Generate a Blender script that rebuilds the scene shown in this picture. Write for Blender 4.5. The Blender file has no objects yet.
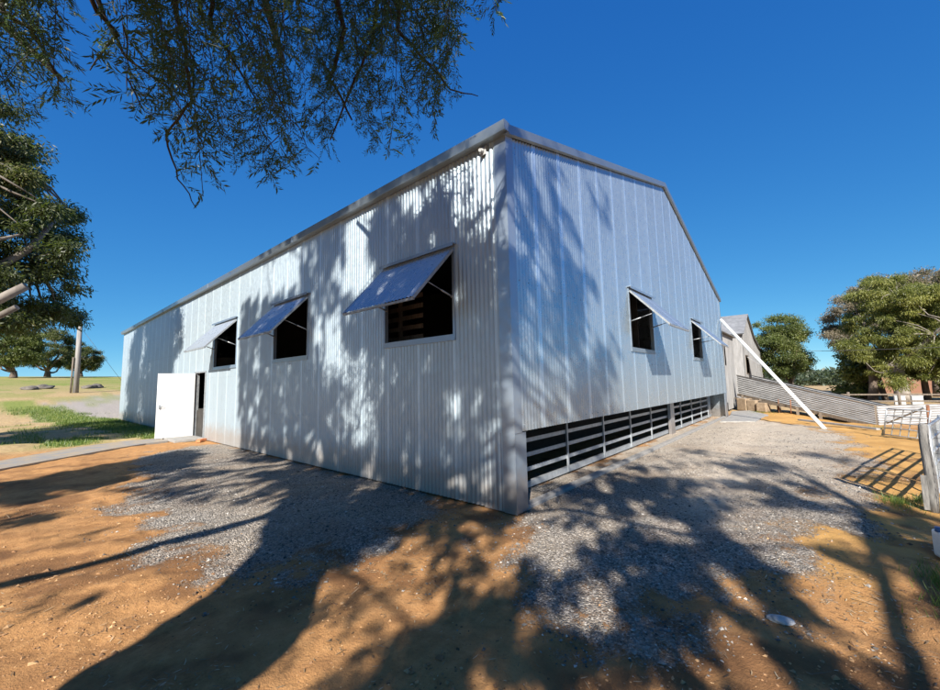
import bpy, bmesh, math, random
import numpy as np
from mathutils import Vector
random.seed(7); RNG=np.random.default_rng(11)
S=bpy.context.scene; COL=S.collection
# ---------------- frame of reference: X runs along the gable wall, Y along the long wall
AZ=math.radians(30.6); EL=math.radians(32.3)
HV=np.array([math.cos(AZ),math.sin(AZ)]); NV=np.array([-math.sin(AZ),math.cos(AZ)]); TE=math.tan(EL)
CAMZ=1.6; PW,PH,FOC=940.,690.,396.04
_v1=np.array([11-470.,-(393.6-345.),-FOC]); _v2=np.array([815-470.,-(376.-345.),-FOC])
_Y=_v1/np.linalg.norm(_v1); _X=_v2/np.linalg.norm(_v2); _Z=np.cross(_X,_Y); _Z/=np.linalg.norm(_Z); _Y=np.cross(_Z,_X)
RM=np.array([_X,_Y,_Z])
def project(P):
    q=(np.atleast_2d(P)-np.array([0,0,CAMZ]))@RM
    d=-q[:,2]; s=np.where(np.abs(d)<1e-6,1e-6,d)
    return 470+FOC*q[:,0]/s,345-FOC*q[:,1]/s,d
def sun_pt(a,b,h):   # a: sideways of the sun's path, h: along it, b: height the shadow ray has at h=0
    return (a*NV[0]+h*HV[0],a*NV[1]+h*HV[1],b-TE*h)
# ---------------- object helpers
def link(o,parent=None):
    COL.objects.link(o)
    if parent is not None: o.parent=parent
    return o
def empty(name,loc,label,cat,group=None):
    o=bpy.data.objects.new(name,None); o.location=loc; o.empty_display_size=.2; link(o)
    tag(o,label,cat,group); return o
def tag(o,label=None,cat=None,group=None,kind=None):
    if label: o['label']=label
    if cat: o['category']=cat
    if group: o['group']=group
    if kind: o['kind']=kind
    return o
class MB:
    """collects boxes, bars, tubes and faces (world coordinates) for ONE mesh object"""
    def __init__(s): s.v=[]; s.f=[]; s.sm=[]
    def add(s,vs,fs,smooth=False):
        n=len(s.v); s.v+= [tuple(map(float,p)) for p in vs]; s.f+=[tuple(i+n for i in f) for f in fs]; s.sm+=[smooth]*len(fs)
    def box(s,x0,x1,y0,y1,z0,z1):
        s.add([(x0,y0,z0),(x1,y0,z0),(x1,y1,z0),(x0,y1,z0),(x0,y0,z1),(x1,y0,z1),(x1,y1,z1),(x0,y1,z1)],
              [(0,3,2,1),(4,5,6,7),(0,1,5,4),(1,2,6,5),(2,3,7,6),(3,0,4,7)])
    def bar(s,a,b,w,h,up=(0,0,1)):
        a=Vector(a); b=Vector(b); d=(b-a).normalized(); up=Vector(up)
        sd=d.cross(up)
        if sd.length<1e-4: sd=d.cross(Vector((1,0,0)))
        sd.normalize(); u=sd.cross(d).normalized()
        vs=[]
        for p in (a,b):
            for i,j in ((-1,-1),(1,-1),(1,1),(-1,1)): vs.append(p+sd*(i*w/2)+u*(j*h/2))
        s.add(vs,[(0,1,2,3),(7,6,5,4),(0,4,5,1),(1,5,6,2),(2,6,7,3),(3,7,4,0)])
    def tube(s,pts,rad,n=8,cap=True):
        pts=[Vector(p) for p in pts]
        if not hasattr(rad,'__len__'): rad=[rad]*len(pts)
        vs=[]; fs=[]
        prev=None
        for i,p in enumerate(pts):
            d=(pts[min(i+1,len(pts)-1)]-pts[max(i-1,0)]).normalized()
            if prev is None:
                sd=d.cross(Vector((0,0,1)))
                if sd.length<.05: sd=d.cross(Vector((1,0,0)))
            else: sd=prev-d*prev.dot(d)
            sd.normalize(); prev=sd; u=d.cross(sd)
            for k in range(n):
                t=2*math.pi*k/n; vs.append(p+(sd*math.cos(t)+u*math.sin(t))*rad[i])
        for i in range(len(pts)-1):
            for k in range(n):
                fs.append((i*n+k,i*n+(k+1)%n,(i+1)*n+(k+1)%n,(i+1)*n+k))
        s.add(vs,fs,True)
        if cap:
            m=len(s.v)-len(vs); s.f.append(tuple(m+k for k in range(n))[::-1]); s.sm.append(False)
            m2=m+(len(pts)-1)*n; s.f.append(tuple(m2+k for k in range(n))); s.sm.append(False)
    def build(s,name,mat,parent=None,bevel=0):
        me=bpy.data.meshes.new(name)
        off=Vector((0,0,0)) if parent is None else parent['_w'] if False else wloc(parent)
        me.from_pydata([tuple(Vector(p)-off) for p in s.v],[],s.f); me.materials.append(mat)
        me.polygons.foreach_set('use_smooth',s.sm); me.update()
        o=bpy.data.objects.new(name,me); link(o,parent)
        if bevel:
            m=o.modifiers.new('bevel','BEVEL'); m.width=bevel; m.segments=2; m.limit_method='ANGLE'
        return o
def wloc(p):
    v=Vector((0,0,0))
    while p is not None: v=v+p.location; p=p.parent
    return v
def npmesh(name,V,F,mat,parent=None,attrs=None,smooth=False):
    """V (n,3) array, F (m,k) array with constant k"""
    off=np.array(wloc(parent)) if parent is not None else np.zeros(3)
    V=np.asarray(V,dtype=np.float32)-off.astype(np.float32); F=np.asarray(F,dtype=np.int32); k=F.shape[1]
    me=bpy.data.meshes.new(name); me.vertices.add(len(V)); me.vertices.foreach_set('co',V.ravel())
    me.loops.add(F.size); me.loops.foreach_set('vertex_index',F.ravel())
    me.polygons.add(len(F)); me.polygons.foreach_set('loop_start',np.arange(0,F.size,k,dtype=np.int32))
    me.polygons.foreach_set('use_smooth',np.full(len(F),smooth)); me.update(calc_edges=True); me.validate()
    if attrs:
        for n,a in attrs.items():
            at=me.attributes.new(n,'FLOAT','POINT'); at.data.foreach_set('value',np.asarray(a,dtype=np.float32))
    me.materials.append(mat); o=bpy.data.objects.new(name,me); return link(o,parent)
# ---------------- node helpers
class NT:
    def __init__(s,name):
        s.m=bpy.data.materials.new(name); s.m.use_nodes=True; s.t=s.m.node_tree; s.n=s.t.nodes; s.p=s.n['Principled BSDF']; s.out=s.n['Material Output']
    def nd(s,typ,**k):
        x=s.n.new(typ)
        for a,b in k.items(): setattr(x,a,b)
        return x
    def ln(s,a,b): s.t.links.new(a,b)
    def val(s,sock,v):
        if hasattr(v,'is_output') or isinstance(v,bpy.types.NodeSocket): s.ln(v,sock)
        else: sock.default_value=v
    def coord(s,obj=True):
        return s.nd('ShaderNodeNewGeometry').outputs['Position']
    def noise(s,scale,detail=4,rough=.55,vec=None,dist=0):
        x=s.nd('ShaderNodeTexNoise'); x.inputs['Scale'].default_value=scale; x.inputs['Detail'].default_value=detail
        x.inputs['Roughness'].default_value=rough; x.inputs['Distortion'].default_value=dist
        s.ln(vec if vec is not None else s.coord(),x.inputs['Vector']); return x.outputs['Fac']
    def stretch(s,sx,sy,sz):
        x=s.nd('ShaderNodeMapping'); x.inputs['Scale'].default_value=(sx,sy,sz); s.ln(s.coord(),x.inputs['Vector']); return x.outputs['Vector']
    def ramp(s,fac,stops):
        x=s.nd('ShaderNodeValToRGB'); r=x.color_ramp
        while len(r.elements)<len(stops): r.elements.new(.5)
        for e,(p,c) in zip(r.elements,stops): e.position=p; e.color=(*c,1) if hasattr(c,'__len__') else (c,c,c,1)
        s.ln(fac,x.inputs['Fac']); return x.outputs['Color']
    def mix(s,f,a,b,mode='MIX'):
        x=s.nd('ShaderNodeMix',data_type='RGBA',blend_type=mode)
        s.val(x.inputs[0],f)
        for i,v in ((6,a),(7,b)):
            if hasattr(v,'__len__') and not isinstance(v,bpy.types.NodeSocket): x.inputs[i].default_value=(*v,1) if len(v)==3 else v
            else: s.val(x.inputs[i],v)
        return x.outputs[2]
    def math(s,op,a,b=0,c=0):
        x=s.nd('ShaderNodeMath',operation=op)
        s.val(x.inputs[0],a); s.val(x.inputs[1],b); s.val(x.inputs[2],c); return x.outputs[0]
    def attr(s,n):
        x=s.nd('ShaderNodeAttribute',attribute_name=n); return x.outputs['Fac']
    def bump(s,h,strength=.3,dist=.02):
        x=s.nd('ShaderNodeBump'); x.inputs['Strength'].default_value=strength; x.inputs['Distance'].default_value=dist
        s.ln(h,x.inputs['Height']); s.ln(x.outputs['Normal'],s.p.inputs['Normal'])
def simple(name,c1,c2,scale=8,rough=.7,metal=0,bump=0,bscale=None,vec=None,detail=5):
    t=NT(name); f=t.noise(scale,detail,.6,vec=t.stretch(*vec) if vec else None)
    t.ln(t.ramp(f,[(.3,c1),(.7,c2)]),t.p.inputs['Base Color']); t.p.inputs['Roughness'].default_value=rough; t.p.inputs['Metallic'].default_value=metal
    if bump: t.bump(t.noise(bscale or scale*3,4,.6,vec=t.stretch(*vec) if vec else None),bump,.01)
    return t.m
def zinc(name,axis,base=(.40,.47,.55),metal=.6,rough=.34,pitch=.762,lap=True,phase=0,dirt=.25,dirtc=(.40,.30,.22),lapw=(.10,.6)):
    """new zinc coated steel: spangle, slow tone drift, one tone per rolled sheet, reflection on the lap ribs put in as paler colour, dust at the foot"""
    t=NT(name); pos=t.coord(); sep=t.nd('ShaderNodeSeparateXYZ'); t.ln(pos,sep.inputs[0])
    s_=sep.outputs[axis]
    u=t.math('DIVIDE',t.math('SUBTRACT',s_,phase),pitch); fl=t.math('FLOOR',u); fr=t.math('FRACT',u)
    wn=t.nd('ShaderNodeTexWhiteNoise',noise_dimensions='1D'); t.ln(fl,wn.inputs['W'])
    n1=t.noise(1.3,3,.5); n2=t.noise(140,2,.5)
    c=t.mix(t.math('MULTIPLY',wn.outputs['Value'],.55 if lap else 0),(*base,),tuple(.86*v for v in base))
    c=t.mix(t.ramp(n1,[(.35,0.),(.7,.3)]),c,tuple(.8*v for v in base))
    c=t.mix(t.ramp(n2,[(.4,0.),(.65,.22)]),c,tuple(min(1,1.12*v) for v in base))
    if lap:
        lp=t.math('LESS_THAN',fr,lapw[0]); c=t.mix(t.math('MULTIPLY',lp,lapw[1]),c,tuple(min(1,1.35*v) for v in base))  # brighter reflection of the raised laps painted as a paler stripe
        st=t.noise(7,5,.65,vec=t.stretch(1.2,1.2,.12)); c=t.mix(t.ramp(st,[(.52,0.),(.72,.35)]),c,tuple(.7*v for v in base))
    # splashed soil near the ground
    zz=t.math('ADD',sep.outputs['Z'],t.math('MULTIPLY',t.noise(6,4,.6),-.5))
    d=t.ramp(zz,[(0.,dirt*2.2),(.35,0.)]); c=t.mix(d,c,dirtc)
    t.ln(c,t.p.inputs['Base Color']); t.p.inputs['Metallic'].default_value=metal
    t.ln(t.ramp(t.noise(9,4,.6),[(.3,rough-.06),(.7,rough+.1)]),t.p.inputs['Roughness'])
    # faint oil-canning of the thin sheet
    t.bump(t.noise(2.2,2,.5),.25,.02)
    return t.m
def leafmat(name,c1,c2,c3,trans=.35,rough=.5):
    t=NT(name); v=t.attr('tone'); c=t.ramp(v,[(0.,c1),(.5,c2),(1.,c3)])
    t.ln(c,t.p.inputs['Base Color']); t.p.inputs['Roughness'].default_value=rough
    tr=t.nd('ShaderNodeBsdfTranslucent'); t.ln(t.mix(.5,c,(.30,.42,.05)),tr.inputs['Color'])
    mx=t.nd('ShaderNodeMixShader'); mx.inputs[0].default_value=trans; t.ln(t.p.outputs[0],mx.inputs[1]); t.ln(tr.outputs[0],mx.inputs[2])
    t.ln(mx.outputs[0],t.out.inputs['Surface']); return t.m
M={}
M['wallL']=zinc('zinc_corrugated_long',1,base=(.44,.525,.585),rough=.42)
M['wallR']=zinc('zinc_corrugated_gable',0,base=(.45,.54,.61),metal=.8,rough=.30,phase=.2,lapw=(.16,.95))
M['shutter']=zinc('zinc_shutter',1,base=(.44,.49,.53),lap=False,dirt=0,rough=.3)
M['trim']=zinc('zinc_flashing',2,base=(.34,.41,.49),metal=.7,rough=.36,lap=False,dirt=.25)
M['gutter']=zinc('zinc_gutter',2,base=(.28,.33,.38),metal=.75,rough=.34,lap=False,dirt=0)
M['galv']=simple('galvanised_pipe',(.24,.26,.28),(.40,.42,.43),14,.5,.5,.1)
M['whitedoor']=simple('white_paint',(.66,.66,.64),(.82,.82,.81),1.6,.42,0,.05)
M['whitepole']=simple('white_steel',(.74,.73,.70),(.84,.83,.81),5,.5,0)
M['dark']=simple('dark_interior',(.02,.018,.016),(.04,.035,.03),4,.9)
M['timber']=simple('weathered_timber',(.085,.066,.05),(.19,.155,.12),5,.9,0,.5,14,(6,6,.7))
M['post']=simple('grey_split_post',(.07,.07,.068),(.24,.23,.215),9,.95,0,1.0,16,(3,3,.5))
M['pole']=simple('pole_timber',(.16,.15,.14),(.30,.285,.27),4,.9,0,.3,10,(5,5,.3))
M['oldiron']=simple('old_white_iron',(.17,.165,.16),(.33,.325,.32),3,.65,.1,.1,8,(2,2,.35),7)
M['oldroof']=simple('old_roof_iron',(.16,.163,.168),(.26,.265,.27),3,.65,.2,.1,8,(1,1,1),7)
M['panel']=simple('pale_yard_iron',(.25,.25,.25),(.42,.42,.42),2.5,.5,.1,.1,8,(1,1,2),7)
M['concrete']=simple('concrete',(.20,.195,.185),(.32,.305,.285),7,.9,0,.4,60,None,8)
M['block']=simple('sandstone_block',(.17,.12,.075),(.33,.25,.17),6,.95,0,.5,22)
M['brick']=simple('orange_brick',(.38,.13,.05),(.52,.22,.10),9,.9,0,.4,40)
M['rust']=simple('rusty_steel',(.10,.04,.02),(.26,.11,.05),12,.85,0,.3)
M['rock']=simple('rock',(.07,.06,.05),(.17,.15,.13),5,.95,0,.6,14)
M['bark']=simple('bark',(.06,.045,.035),(.17,.13,.10),5,.95,0,.9,12,(2,2,.5),7)
M['twig']=simple('dark_twig',(.02,.017,.013),(.045,.036,.028),9,.9)
M['gumbark']=simple('gum_bark',(.085,.07,.055),(.25,.22,.19),3,.8,0,.4,9,(1,1,.4),6)
M['railzinc']=simple('rail_zinc',(.31,.345,.375),(.46,.49,.52),14,.45,.5,.1)
M['tub']=simple('tub_plastic',(.30,.31,.31),(.45,.46,.46),5,.5)
M['screw']=simple('screw_head',(.22,.24,.26),(.34,.36,.38),5,.5,.5)
M['plastic']=simple('white_plastic',(.72,.73,.73),(.80,.80,.80),6,.35)
M['cap']=simple('blue_plastic',(.05,.12,.28),(.06,.15,.33),6,.4)
M['wire']=simple('dark_wire',(.06,.06,.06),(.1,.1,.1),6,.6,.5)
M['pepper']=leafmat('pepper_leaf',(.006,.020,.006),(.014,.042,.011),(.038,.085,.02),.25)
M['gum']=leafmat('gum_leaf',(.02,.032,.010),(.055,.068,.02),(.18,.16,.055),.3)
M['yellowgreen']=leafmat('yellow_green_leaf',(.045,.058,.014),(.145,.155,.032),(.27,.26,.065),.35)
M['greybrown']=leafmat('dry_seed_leaf',(.08,.068,.046),(.16,.13,.092),(.25,.21,.15),.25)
M['darkgreen']=leafmat('dark_green_leaf',(.035,.05,.013),(.09,.115,.028),(.19,.20,.06),.3)
M['wood']=leafmat('woodland_leaf',(.025,.038,.022),(.042,.058,.032),(.07,.085,.042),.2)
M['grass']=leafmat('grass_blade',(.04,.085,.014),(.09,.15,.025),(.25,.24,.07),.3)
M['litter']=leafmat('dry_litter',(.10,.06,.03),(.26,.17,.09),(.50,.40,.26),.1)
# ---------------- corrugated sheet
def corrugated(s0,s1,bottom,top,openings,place,pitch=.076,amp=.0085,per=6,lap=.762,phase=0):
    """place(s,z,off)->xyz; bottom/top are functions of s; openings (s0,s1,z0,z1); returns V,F"""
    n=int((s1-s0)/pitch*per)+1
    ss=list(np.linspace(s0,s1,n))
    for o in openings: ss+= [o[0],o[1]]
    ss=sorted(set(ss)); V=[];F=[]
    def off(s):
        x=amp*math.cos(2*math.pi*s/pitch)
        if lap and ((s-phase)/lap)%1<.10: x+=.0045
        return x
    for a,b in zip(ss[:-1],ss[1:]):
        if b-a<1e-6: continue
        m=(a+b)/2; segs=[(None,None)]; cuts=sorted([(o[2],o[3]) for o in openings if o[0]-1e-6<=m<=o[1]+1e-6])
        lo=('b',0); out=[]
        for z0,z1 in cuts:
            if z0>bottom(m)+.001: out.append((lo,('z',z0)))
            lo=('z',z1)
        out.append((lo,('t',0)))
        def zz(k,s): return bottom(s) if k[0]=='b' else top(s) if k[0]=='t' else k[1]
        for l,h in out:
            i=len(V); V+= [place(a,zz(l,a),off(a)),place(b,zz(l,b),off(b)),place(b,zz(h,b),off(b)),place(a,zz(h,a),off(a))]
            F.append((i,i+1,i+2,i+3))
    V=np.array(V); 
    # merge shared columns so shading is smooth
    key=np.round(V,5); u,inv=np.unique(key,axis=0,return_inverse=True); inv=inv.ravel()
    F=inv[np.array(F)]
    return u,F
SUNE,SKYS,EXPO=5.0,.10,1.2
SKY=(.6,.0,6.0)
KD,NSTR=90,128
DENS="""
0000000000000000000000000000000000000000000000000000000000
0000000000000000000000000000000000000000000000000000000000
0000000000000000000000000000000000000000000000000000000000
0000000000000000000000000000000000000000000000000000000000
0000000000000000000000000000000000000000000000000000000000
0000000000000000000000884440000222000000000000000000000000
0000000000004681688888884440000044440000000000000000000000
0000000000041181881168804440000000000003000000000000000000
0000000000411818881666664444880000003333333000000000000000
0000000044116818886666664448888000000033333330000000000000
0000000766333888886111666488888800000000000007770000000000
0000007763333833861111666888888800000000000000000000000000
0000777633303830066666888888888888000000000000000099990000
0007776330008880866667778888888888855555555555000000999900
0007706660088880866550777775588888885555555555550099999999
0000006666688888666550777777775588888855555555555599999999
0000066666688888665500777733377777758888555555555555999999
0000066666888866550000777777377777775888885555555559999999
0000003333333366550050777777777777777777500000000999999999
0000063333333655000565777777777222773377750000000009999999
0000033333333655005565777777777222773337775777700000999999
0000333333333555075565777737777222273337777777777000099999
0003333333335000775566777733744422773337777777777700000999
0003333333335007775567777777744444777777777777777770000000
0033333333330057777567777777774444477777777777777777000000
0000000000000057777567777777777744400777777777777777000000
0000000000000057777560777777777777400007777777777777000000
0000000000000057277560477777777777700007777777777777000000
0000000000000052277560444777777777700007777777777777700000
0000000000000052277560444777777777770007777777777777700000
0000000000000002275565444777777722777707777777777777700000
0000000000000002755565444777777722277777777777777777700000
0000000000000000155560444444777722277777777777777777700000
0000000000000000155550004444477722277777777777777777700000
0000000000000001122500000774477722277777777777777777700000
0000000000000001125005500777777722277777717777777777700000
0000000000000001125005500777777772277777711177777777700000
0000000000000001220005550777777777777777711111177777700000
0000000000000005200005550777777777777777711111111777700000
0000000000000052200005550777777777777777711111111117700000
0000000000000052000005550777777777777777777111111111100000
0000000000000050000005550077777777777777777777111110110000
0000000000000050000055550077777777777777777777771010000000
0000000000000000000555550077777777777777777777777220000000
0000000000000000005555660077777777777777777777777722220000
0000000000000000055555660077777777777777777777777772222200
0000000000000000555555560077777777777777777777777772222222
0000000000000005555555560077777777777777777777777777222222
"""
# ================= GROUND
def vnoise(x,y,scale,seed=0):
    x=np.asarray(x)*scale+seed*17.3; y=np.asarray(y)*scale+seed*9.1
    xi=np.floor(x).astype(np.int64); yi=np.floor(y).astype(np.int64); fx=x-xi; fy=y-yi
    fx=fx*fx*(3-2*fx); fy=fy*fy*(3-2*fy)
    def h(a,b):
        n=(a*374761393+b*668265263+seed*982451653)&0xffffffff; n=((n^(n>>13))*1274126177)&0xffffffff; return ((n^(n>>16))&0xffff)/65535.
    return (h(xi,yi)*(1-fx)+h(xi+1,yi)*fx)*(1-fy)+(h(xi,yi+1)*(1-fx)+h(xi+1,yi+1)*fx)*fy
def sstep(a,b,x): t=np.clip((np.asarray(x,float)-a)/(b-a),0,1); return t*t*(3-2*t)
def inpoly(x,y,pts):
    ins=np.zeros(np.shape(x),bool); j=len(pts)-1
    for i in range(len(pts)):
        xi,yi=pts[i]; xj,yj=pts[j]
        if yi!=yj: ins^=((yi>y)!=(yj>y))&(x<(xj-xi)*(y-yi)/(yj-yi)+xi)
        j=i
    return ins
def soft(x,y,pts,r):
    x=np.asarray(x,float); y=np.asarray(y,float)
    jx=(vnoise(x,y,2.2,3)-.5)*r*1.6+(vnoise(x,y,7,4)-.5)*r*.8; jy=(vnoise(x,y,2.2,5)-.5)*r*1.6+(vnoise(x,y,7,6)-.5)*r*.8
    s=np.zeros(np.shape(x))
    for k in range(12):
        t=k*2.4; rr=r*math.sqrt((k+.5)/12); s=s+inpoly(x+jx+rr*math.cos(t),y+jy+rr*math.sin(t),pts)
    return s/12
G1=[(4.3,13.6),(2.6,13.4),(1.75,11),(1.5,9.5),(1.15,5.2),(1.27,4.1),(2.0,3.45),(3.0,3.35),(3.8,3.75),(4.3,4.6)]
G2=[(4.35,2.65),(3.95,2.75),(3.0,2.35),(2.5,1.85),(2.5,1.2),(2.7,.95),(3.4,.72),(4.5,.28),(5.5,.1),(7.2,-.25),(11,-.5),(15.9,-.3),(18.4,1.7),(20.5,3.6),(4.3,3.6)]
SAND=[(3.9,.1),(5.4,.35),(7.4,-.1),(11,-.35),(15.9,0),(19.3,2.3),(23,2.5),(24,-1),(19,-1.5),(17,-2.6),(7.0,-1.6),(4.6,-.3)]
TRACK=[(1.4,30.5),(4.5,29.8),(9,30),(9,44),(4,42),(.5,36)]
VERGE=[(4.2,14.9),(4.2,30),(3.4,30.5),(2.2,36),(.5,41),(-1.2,40),(.8,33),(2.6,24),(3.0,17)]
def masks(x,y):
    g=np.clip(soft(x,y,G1,.50)+soft(x,y,G2,.55),0,1)
    sand=soft(x,y,SAND,.5)
    gr=np.clip(soft(x,y,VERGE,.5)+sstep(.56,.70,vnoise(x,y,.35,9)*.6+vnoise(x,y,1.3,8)*.4)*sstep(15.5,19,y)*.5
       +np.exp(-((x-1.4)**2/.5+(y-18.1)**2/1.6))*1.2
       +sstep(40,60,y)*(.4+.5*vnoise(x,y,.12,2)),0,1)
    gr=gr*(x<30)
    dry=np.clip(sstep(15,17.5,y-0*x)*(x<40)+sstep(19,24,x)*(y<14),0,1)
    gr=np.clip(gr+sstep(110,140,x)*(y>-.062*x),0,1)
    red=sstep(46,52,x)*(y<-.062*x)*(1-sstep(260,300,x))
    track=soft(x,y,TRACK,.8)
    return g,sand,gr,dry,red,track
def gz(x,y):
    x=np.asarray(x,float); y=np.asarray(y,float)
    z=np.interp(y,[28,31,45,90,118,150,400,4000],[0,.12,1.55,3.95,4.9,5.0,2,0])*(1-sstep(14,45,x))
    near=(1-sstep(20,40,np.hypot(x-3,y-4)))
    z=z+near*((vnoise(x,y,.8,1)-.5)*.05+(vnoise(x,y,3.1,2)-.5)*.044+(vnoise(x,y,9,3)-.5)*.014+(vnoise(x*.6+y*.9,y*.3-x*.2,7,8)-.5)*.016)
    # wheel ruts running past the gable wall
    z=z-.03*np.exp(-((y-.85-.04*x)/.22)**2)*sstep(2,4,x)*(1-sstep(15,18,x))
    # keep it flat where the shed and slab stand
    fl=sstep(3.4,4.1,x)*sstep(2.3,2.9,y)*(1-sstep(20,22,x))*(1-sstep(30,31,y))
    z=z-.20*sstep(16,20,x)*(1-sstep(25,28,x))*(1-sstep(-.6,1.2,y))*sstep(-12,-9,y)
    return z*(1-fl)-.012*fl
xs=np.unique(np.concatenate([-np.geomspace(30,2500,26),np.arange(-30,-4,.8),np.arange(-4,-1,.15),np.arange(-1,8.5,.042),np.arange(8.5,26,.16),np.arange(26,70,1.2),np.geomspace(70,3500,36)]))
ys=np.unique(np.concatenate([-np.geomspace(12,2500,30),np.arange(-12,-2.5,.4),np.arange(-2.5,7.5,.042),np.arange(7.5,32,.14),np.arange(32,150,1.6),np.geomspace(150,3500,32)]))
GX,GY=np.meshgrid(xs,ys); gx=GX.ravel(); gy=GY.ravel()
Vg=np.stack([gx,gy,gz(gx,gy)],1); nx,ny=len(xs),len(ys)
I=np.arange(nx*ny).reshape(ny,nx); Fg=np.stack([I[:-1,:-1],I[:-1,1:],I[1:,1:],I[1:,:-1]],-1).reshape(-1,4)
g_,s_,gr_,dr_,rd_,tk_=masks(gx,gy)
# tan far gravel with its sunlit brightness put into the colour, and the tracks driven along it
sunlit_tan_=np.clip(sstep(6.2,9.5,gx)*.8+1.1*np.exp(-((gy-1.0-.03*gx)/.33)**2)*sstep(4,6.5,gx),0,1)*(gx<24)
worn_=np.clip(sstep(.56,.74,vnoise(gx,gy,1.6,61)*.6+vnoise(gx,gy,5.5,62)*.4)*.9+.55*sstep(.6,.8,vnoise(gx*.5+gy*.8,gy*.25-gx*.15,4.5,63)),0,1)*(gy<13)*(gx<12)
t=NT('ground_soil')
A={k:t.attr(k) for k in ('gravel','sand','green','dry','red','track','tan','worn')}
nA=t.noise(1.1,5,.6); nB=t.noise(9,6,.7); nC=t.noise(70,4,.7); nD=t.noise(.5,4,.6,vec=t.stretch(1,1,1))
soil=t.ramp(nB,[(.25,(.16,.076,.029)),(.5,(.34,.172,.066)),(.75,(.50,.275,.115))])
soil=t.mix(t.ramp(nA,[(.35,0.),(.7,.7)]),soil,(.44,.235,.094))
soil=t.mix(t.ramp(nC,[(.30,.55),(.42,0.)]),soil,(.09,.055,.03))
sandc=t.mix(t.ramp(nA,[(.3,0.),(.7,1.)]),(.36,.195,.06),(.48,.28,.095))
sandc=t.mix(t.ramp(nC,[(.30,.4),(.42,0.)]),sandc,(.18,.10,.04))
vo=t.nd('ShaderNodeTexVoronoi'); vo.inputs['Scale'].default_value=62; t.ln(t.coord(),vo.inputs['Vector'])
vo2=t.nd('ShaderNodeTexVoronoi'); vo2.inputs['Scale'].default_value=130; t.ln(t.coord(),vo2.inputs['Vector'])
sv=t.nd('ShaderNodeSeparateColor'); t.ln(vo.outputs['Color'],sv.inputs[0])
grav=t.ramp(sv.outputs[0],[(0.,(.10,.092,.082)),(.5,(.25,.228,.20)),(.8,(.36,.325,.285)),(1.,(.52,.48,.43))])
grav=t.mix(t.ramp(nD,[(.38,0.),(.62,.55)]),grav,(.36,.275,.19))
dryc=t.mix(t.ramp(nB,[(.3,0.),(.7,1.)]),(.28,.18,.085),(.48,.36,.20))
grc=t.mix(t.ramp(nB,[(.3,0.),(.7,1.)]),(.11,.15,.03),(.26,.28,.07))
trk=t.mix(nB,(.22,.20,.18),(.38,.34,.30))
c=t.mix(A['dry'],soil,dryc); c=t.mix(A['sand'],c,sandc)
gm=t.math('ADD',A['gravel'],t.math('ADD',t.math('MULTIPLY',t.math('SUBTRACT',nC,.5),1.3),t.math('MULTIPLY',t.math('SUBTRACT',nB,.5),1.0))); gm=t.ramp(gm,[(.36,0.),(.66,1.)])
gm=t.math('MULTIPLY',gm,t.ramp(A['gravel'],[(0.,0.),(.12,1.)]))
grav=t.mix(t.math('MULTIPLY',A['tan'],t.ramp(nB,[(.3,.35),(.65,.95)])),grav,(.54,.455,.36))  # sunlit lightening of the far gravel painted over its tan
c=t.mix(gm,c,grav)
c=t.mix(t.math('MULTIPLY',t.math('MULTIPLY',A['worn'],.85),t.math('SUBTRACT',1.,t.math('MULTIPLY',gm,.75))),c,(.15,.072,.031)); c=t.mix(A['track'],c,trk); c=t.mix(A['green'],c,grc); c=t.mix(A['red'],c,(.36,.17,.085))
t.ln(c,t.p.inputs['Base Color']); t.p.inputs['Roughness'].default_value=.95; t.p.inputs['Specular IOR Level'].default_value=.2
hh=t.math('ADD',t.math('MULTIPLY',nB,.6),t.math('MULTIPLY',nC,.35))
hh=t.math('ADD',hh,t.math('MULTIPLY',t.math('MULTIPLY',vo.outputs['Distance'],gm),-.9))
t.bump(hh,.9,.03)
go=npmesh('ground',Vg,Fg,t.m,None,dict(gravel=g_,sand=s_,green=gr_,dry=dr_,red=rd_,track=tk_,tan=sunlit_tan_,worn=worn_),True); tag(go,kind='structure')
# concrete path to the side door
def sheet(name,pts,z,mat,th=.03):
    m=MB(); n=len(pts); m.add([(x,y,z) for x,y in pts]+[(x,y,z-th) for x,y in pts],[tuple(range(n))]+[(i,i+n,(i+1)%n+n,(i+1)%n) for i in range(n)])
    return m
t=NT('path_concrete'); f=t.noise(2.2,6,.65); f2=t.noise(30,4,.6)
c=t.mix(t.ramp(f,[(.40,0.),(.62,.9)]),(.22,.215,.21),(.34,.26,.165)); c=t.mix(t.ramp(f2,[(.4,.3),(.6,0.)]),c,(.18,.16,.14))
t.ln(c,t.p.inputs['Base Color']); t.p.inputs['Roughness'].default_value=.9; t.bump(f2,.3,.01); M['path']=t.m
PATH=[(-9,5.2),(-4,9.6),(-.05,12.95),(1.9,14.6),(2.7,15.1),(3.25,15.2),(3.25,16.3),(2.43,16.5),(1.3,15.95),(-.07,14.55),(-4,11),(-9,6.6)]
o=sheet('path',PATH,.045,M['path'],.12).build('path',M['path']); tag(o,kind='structure')
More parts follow.
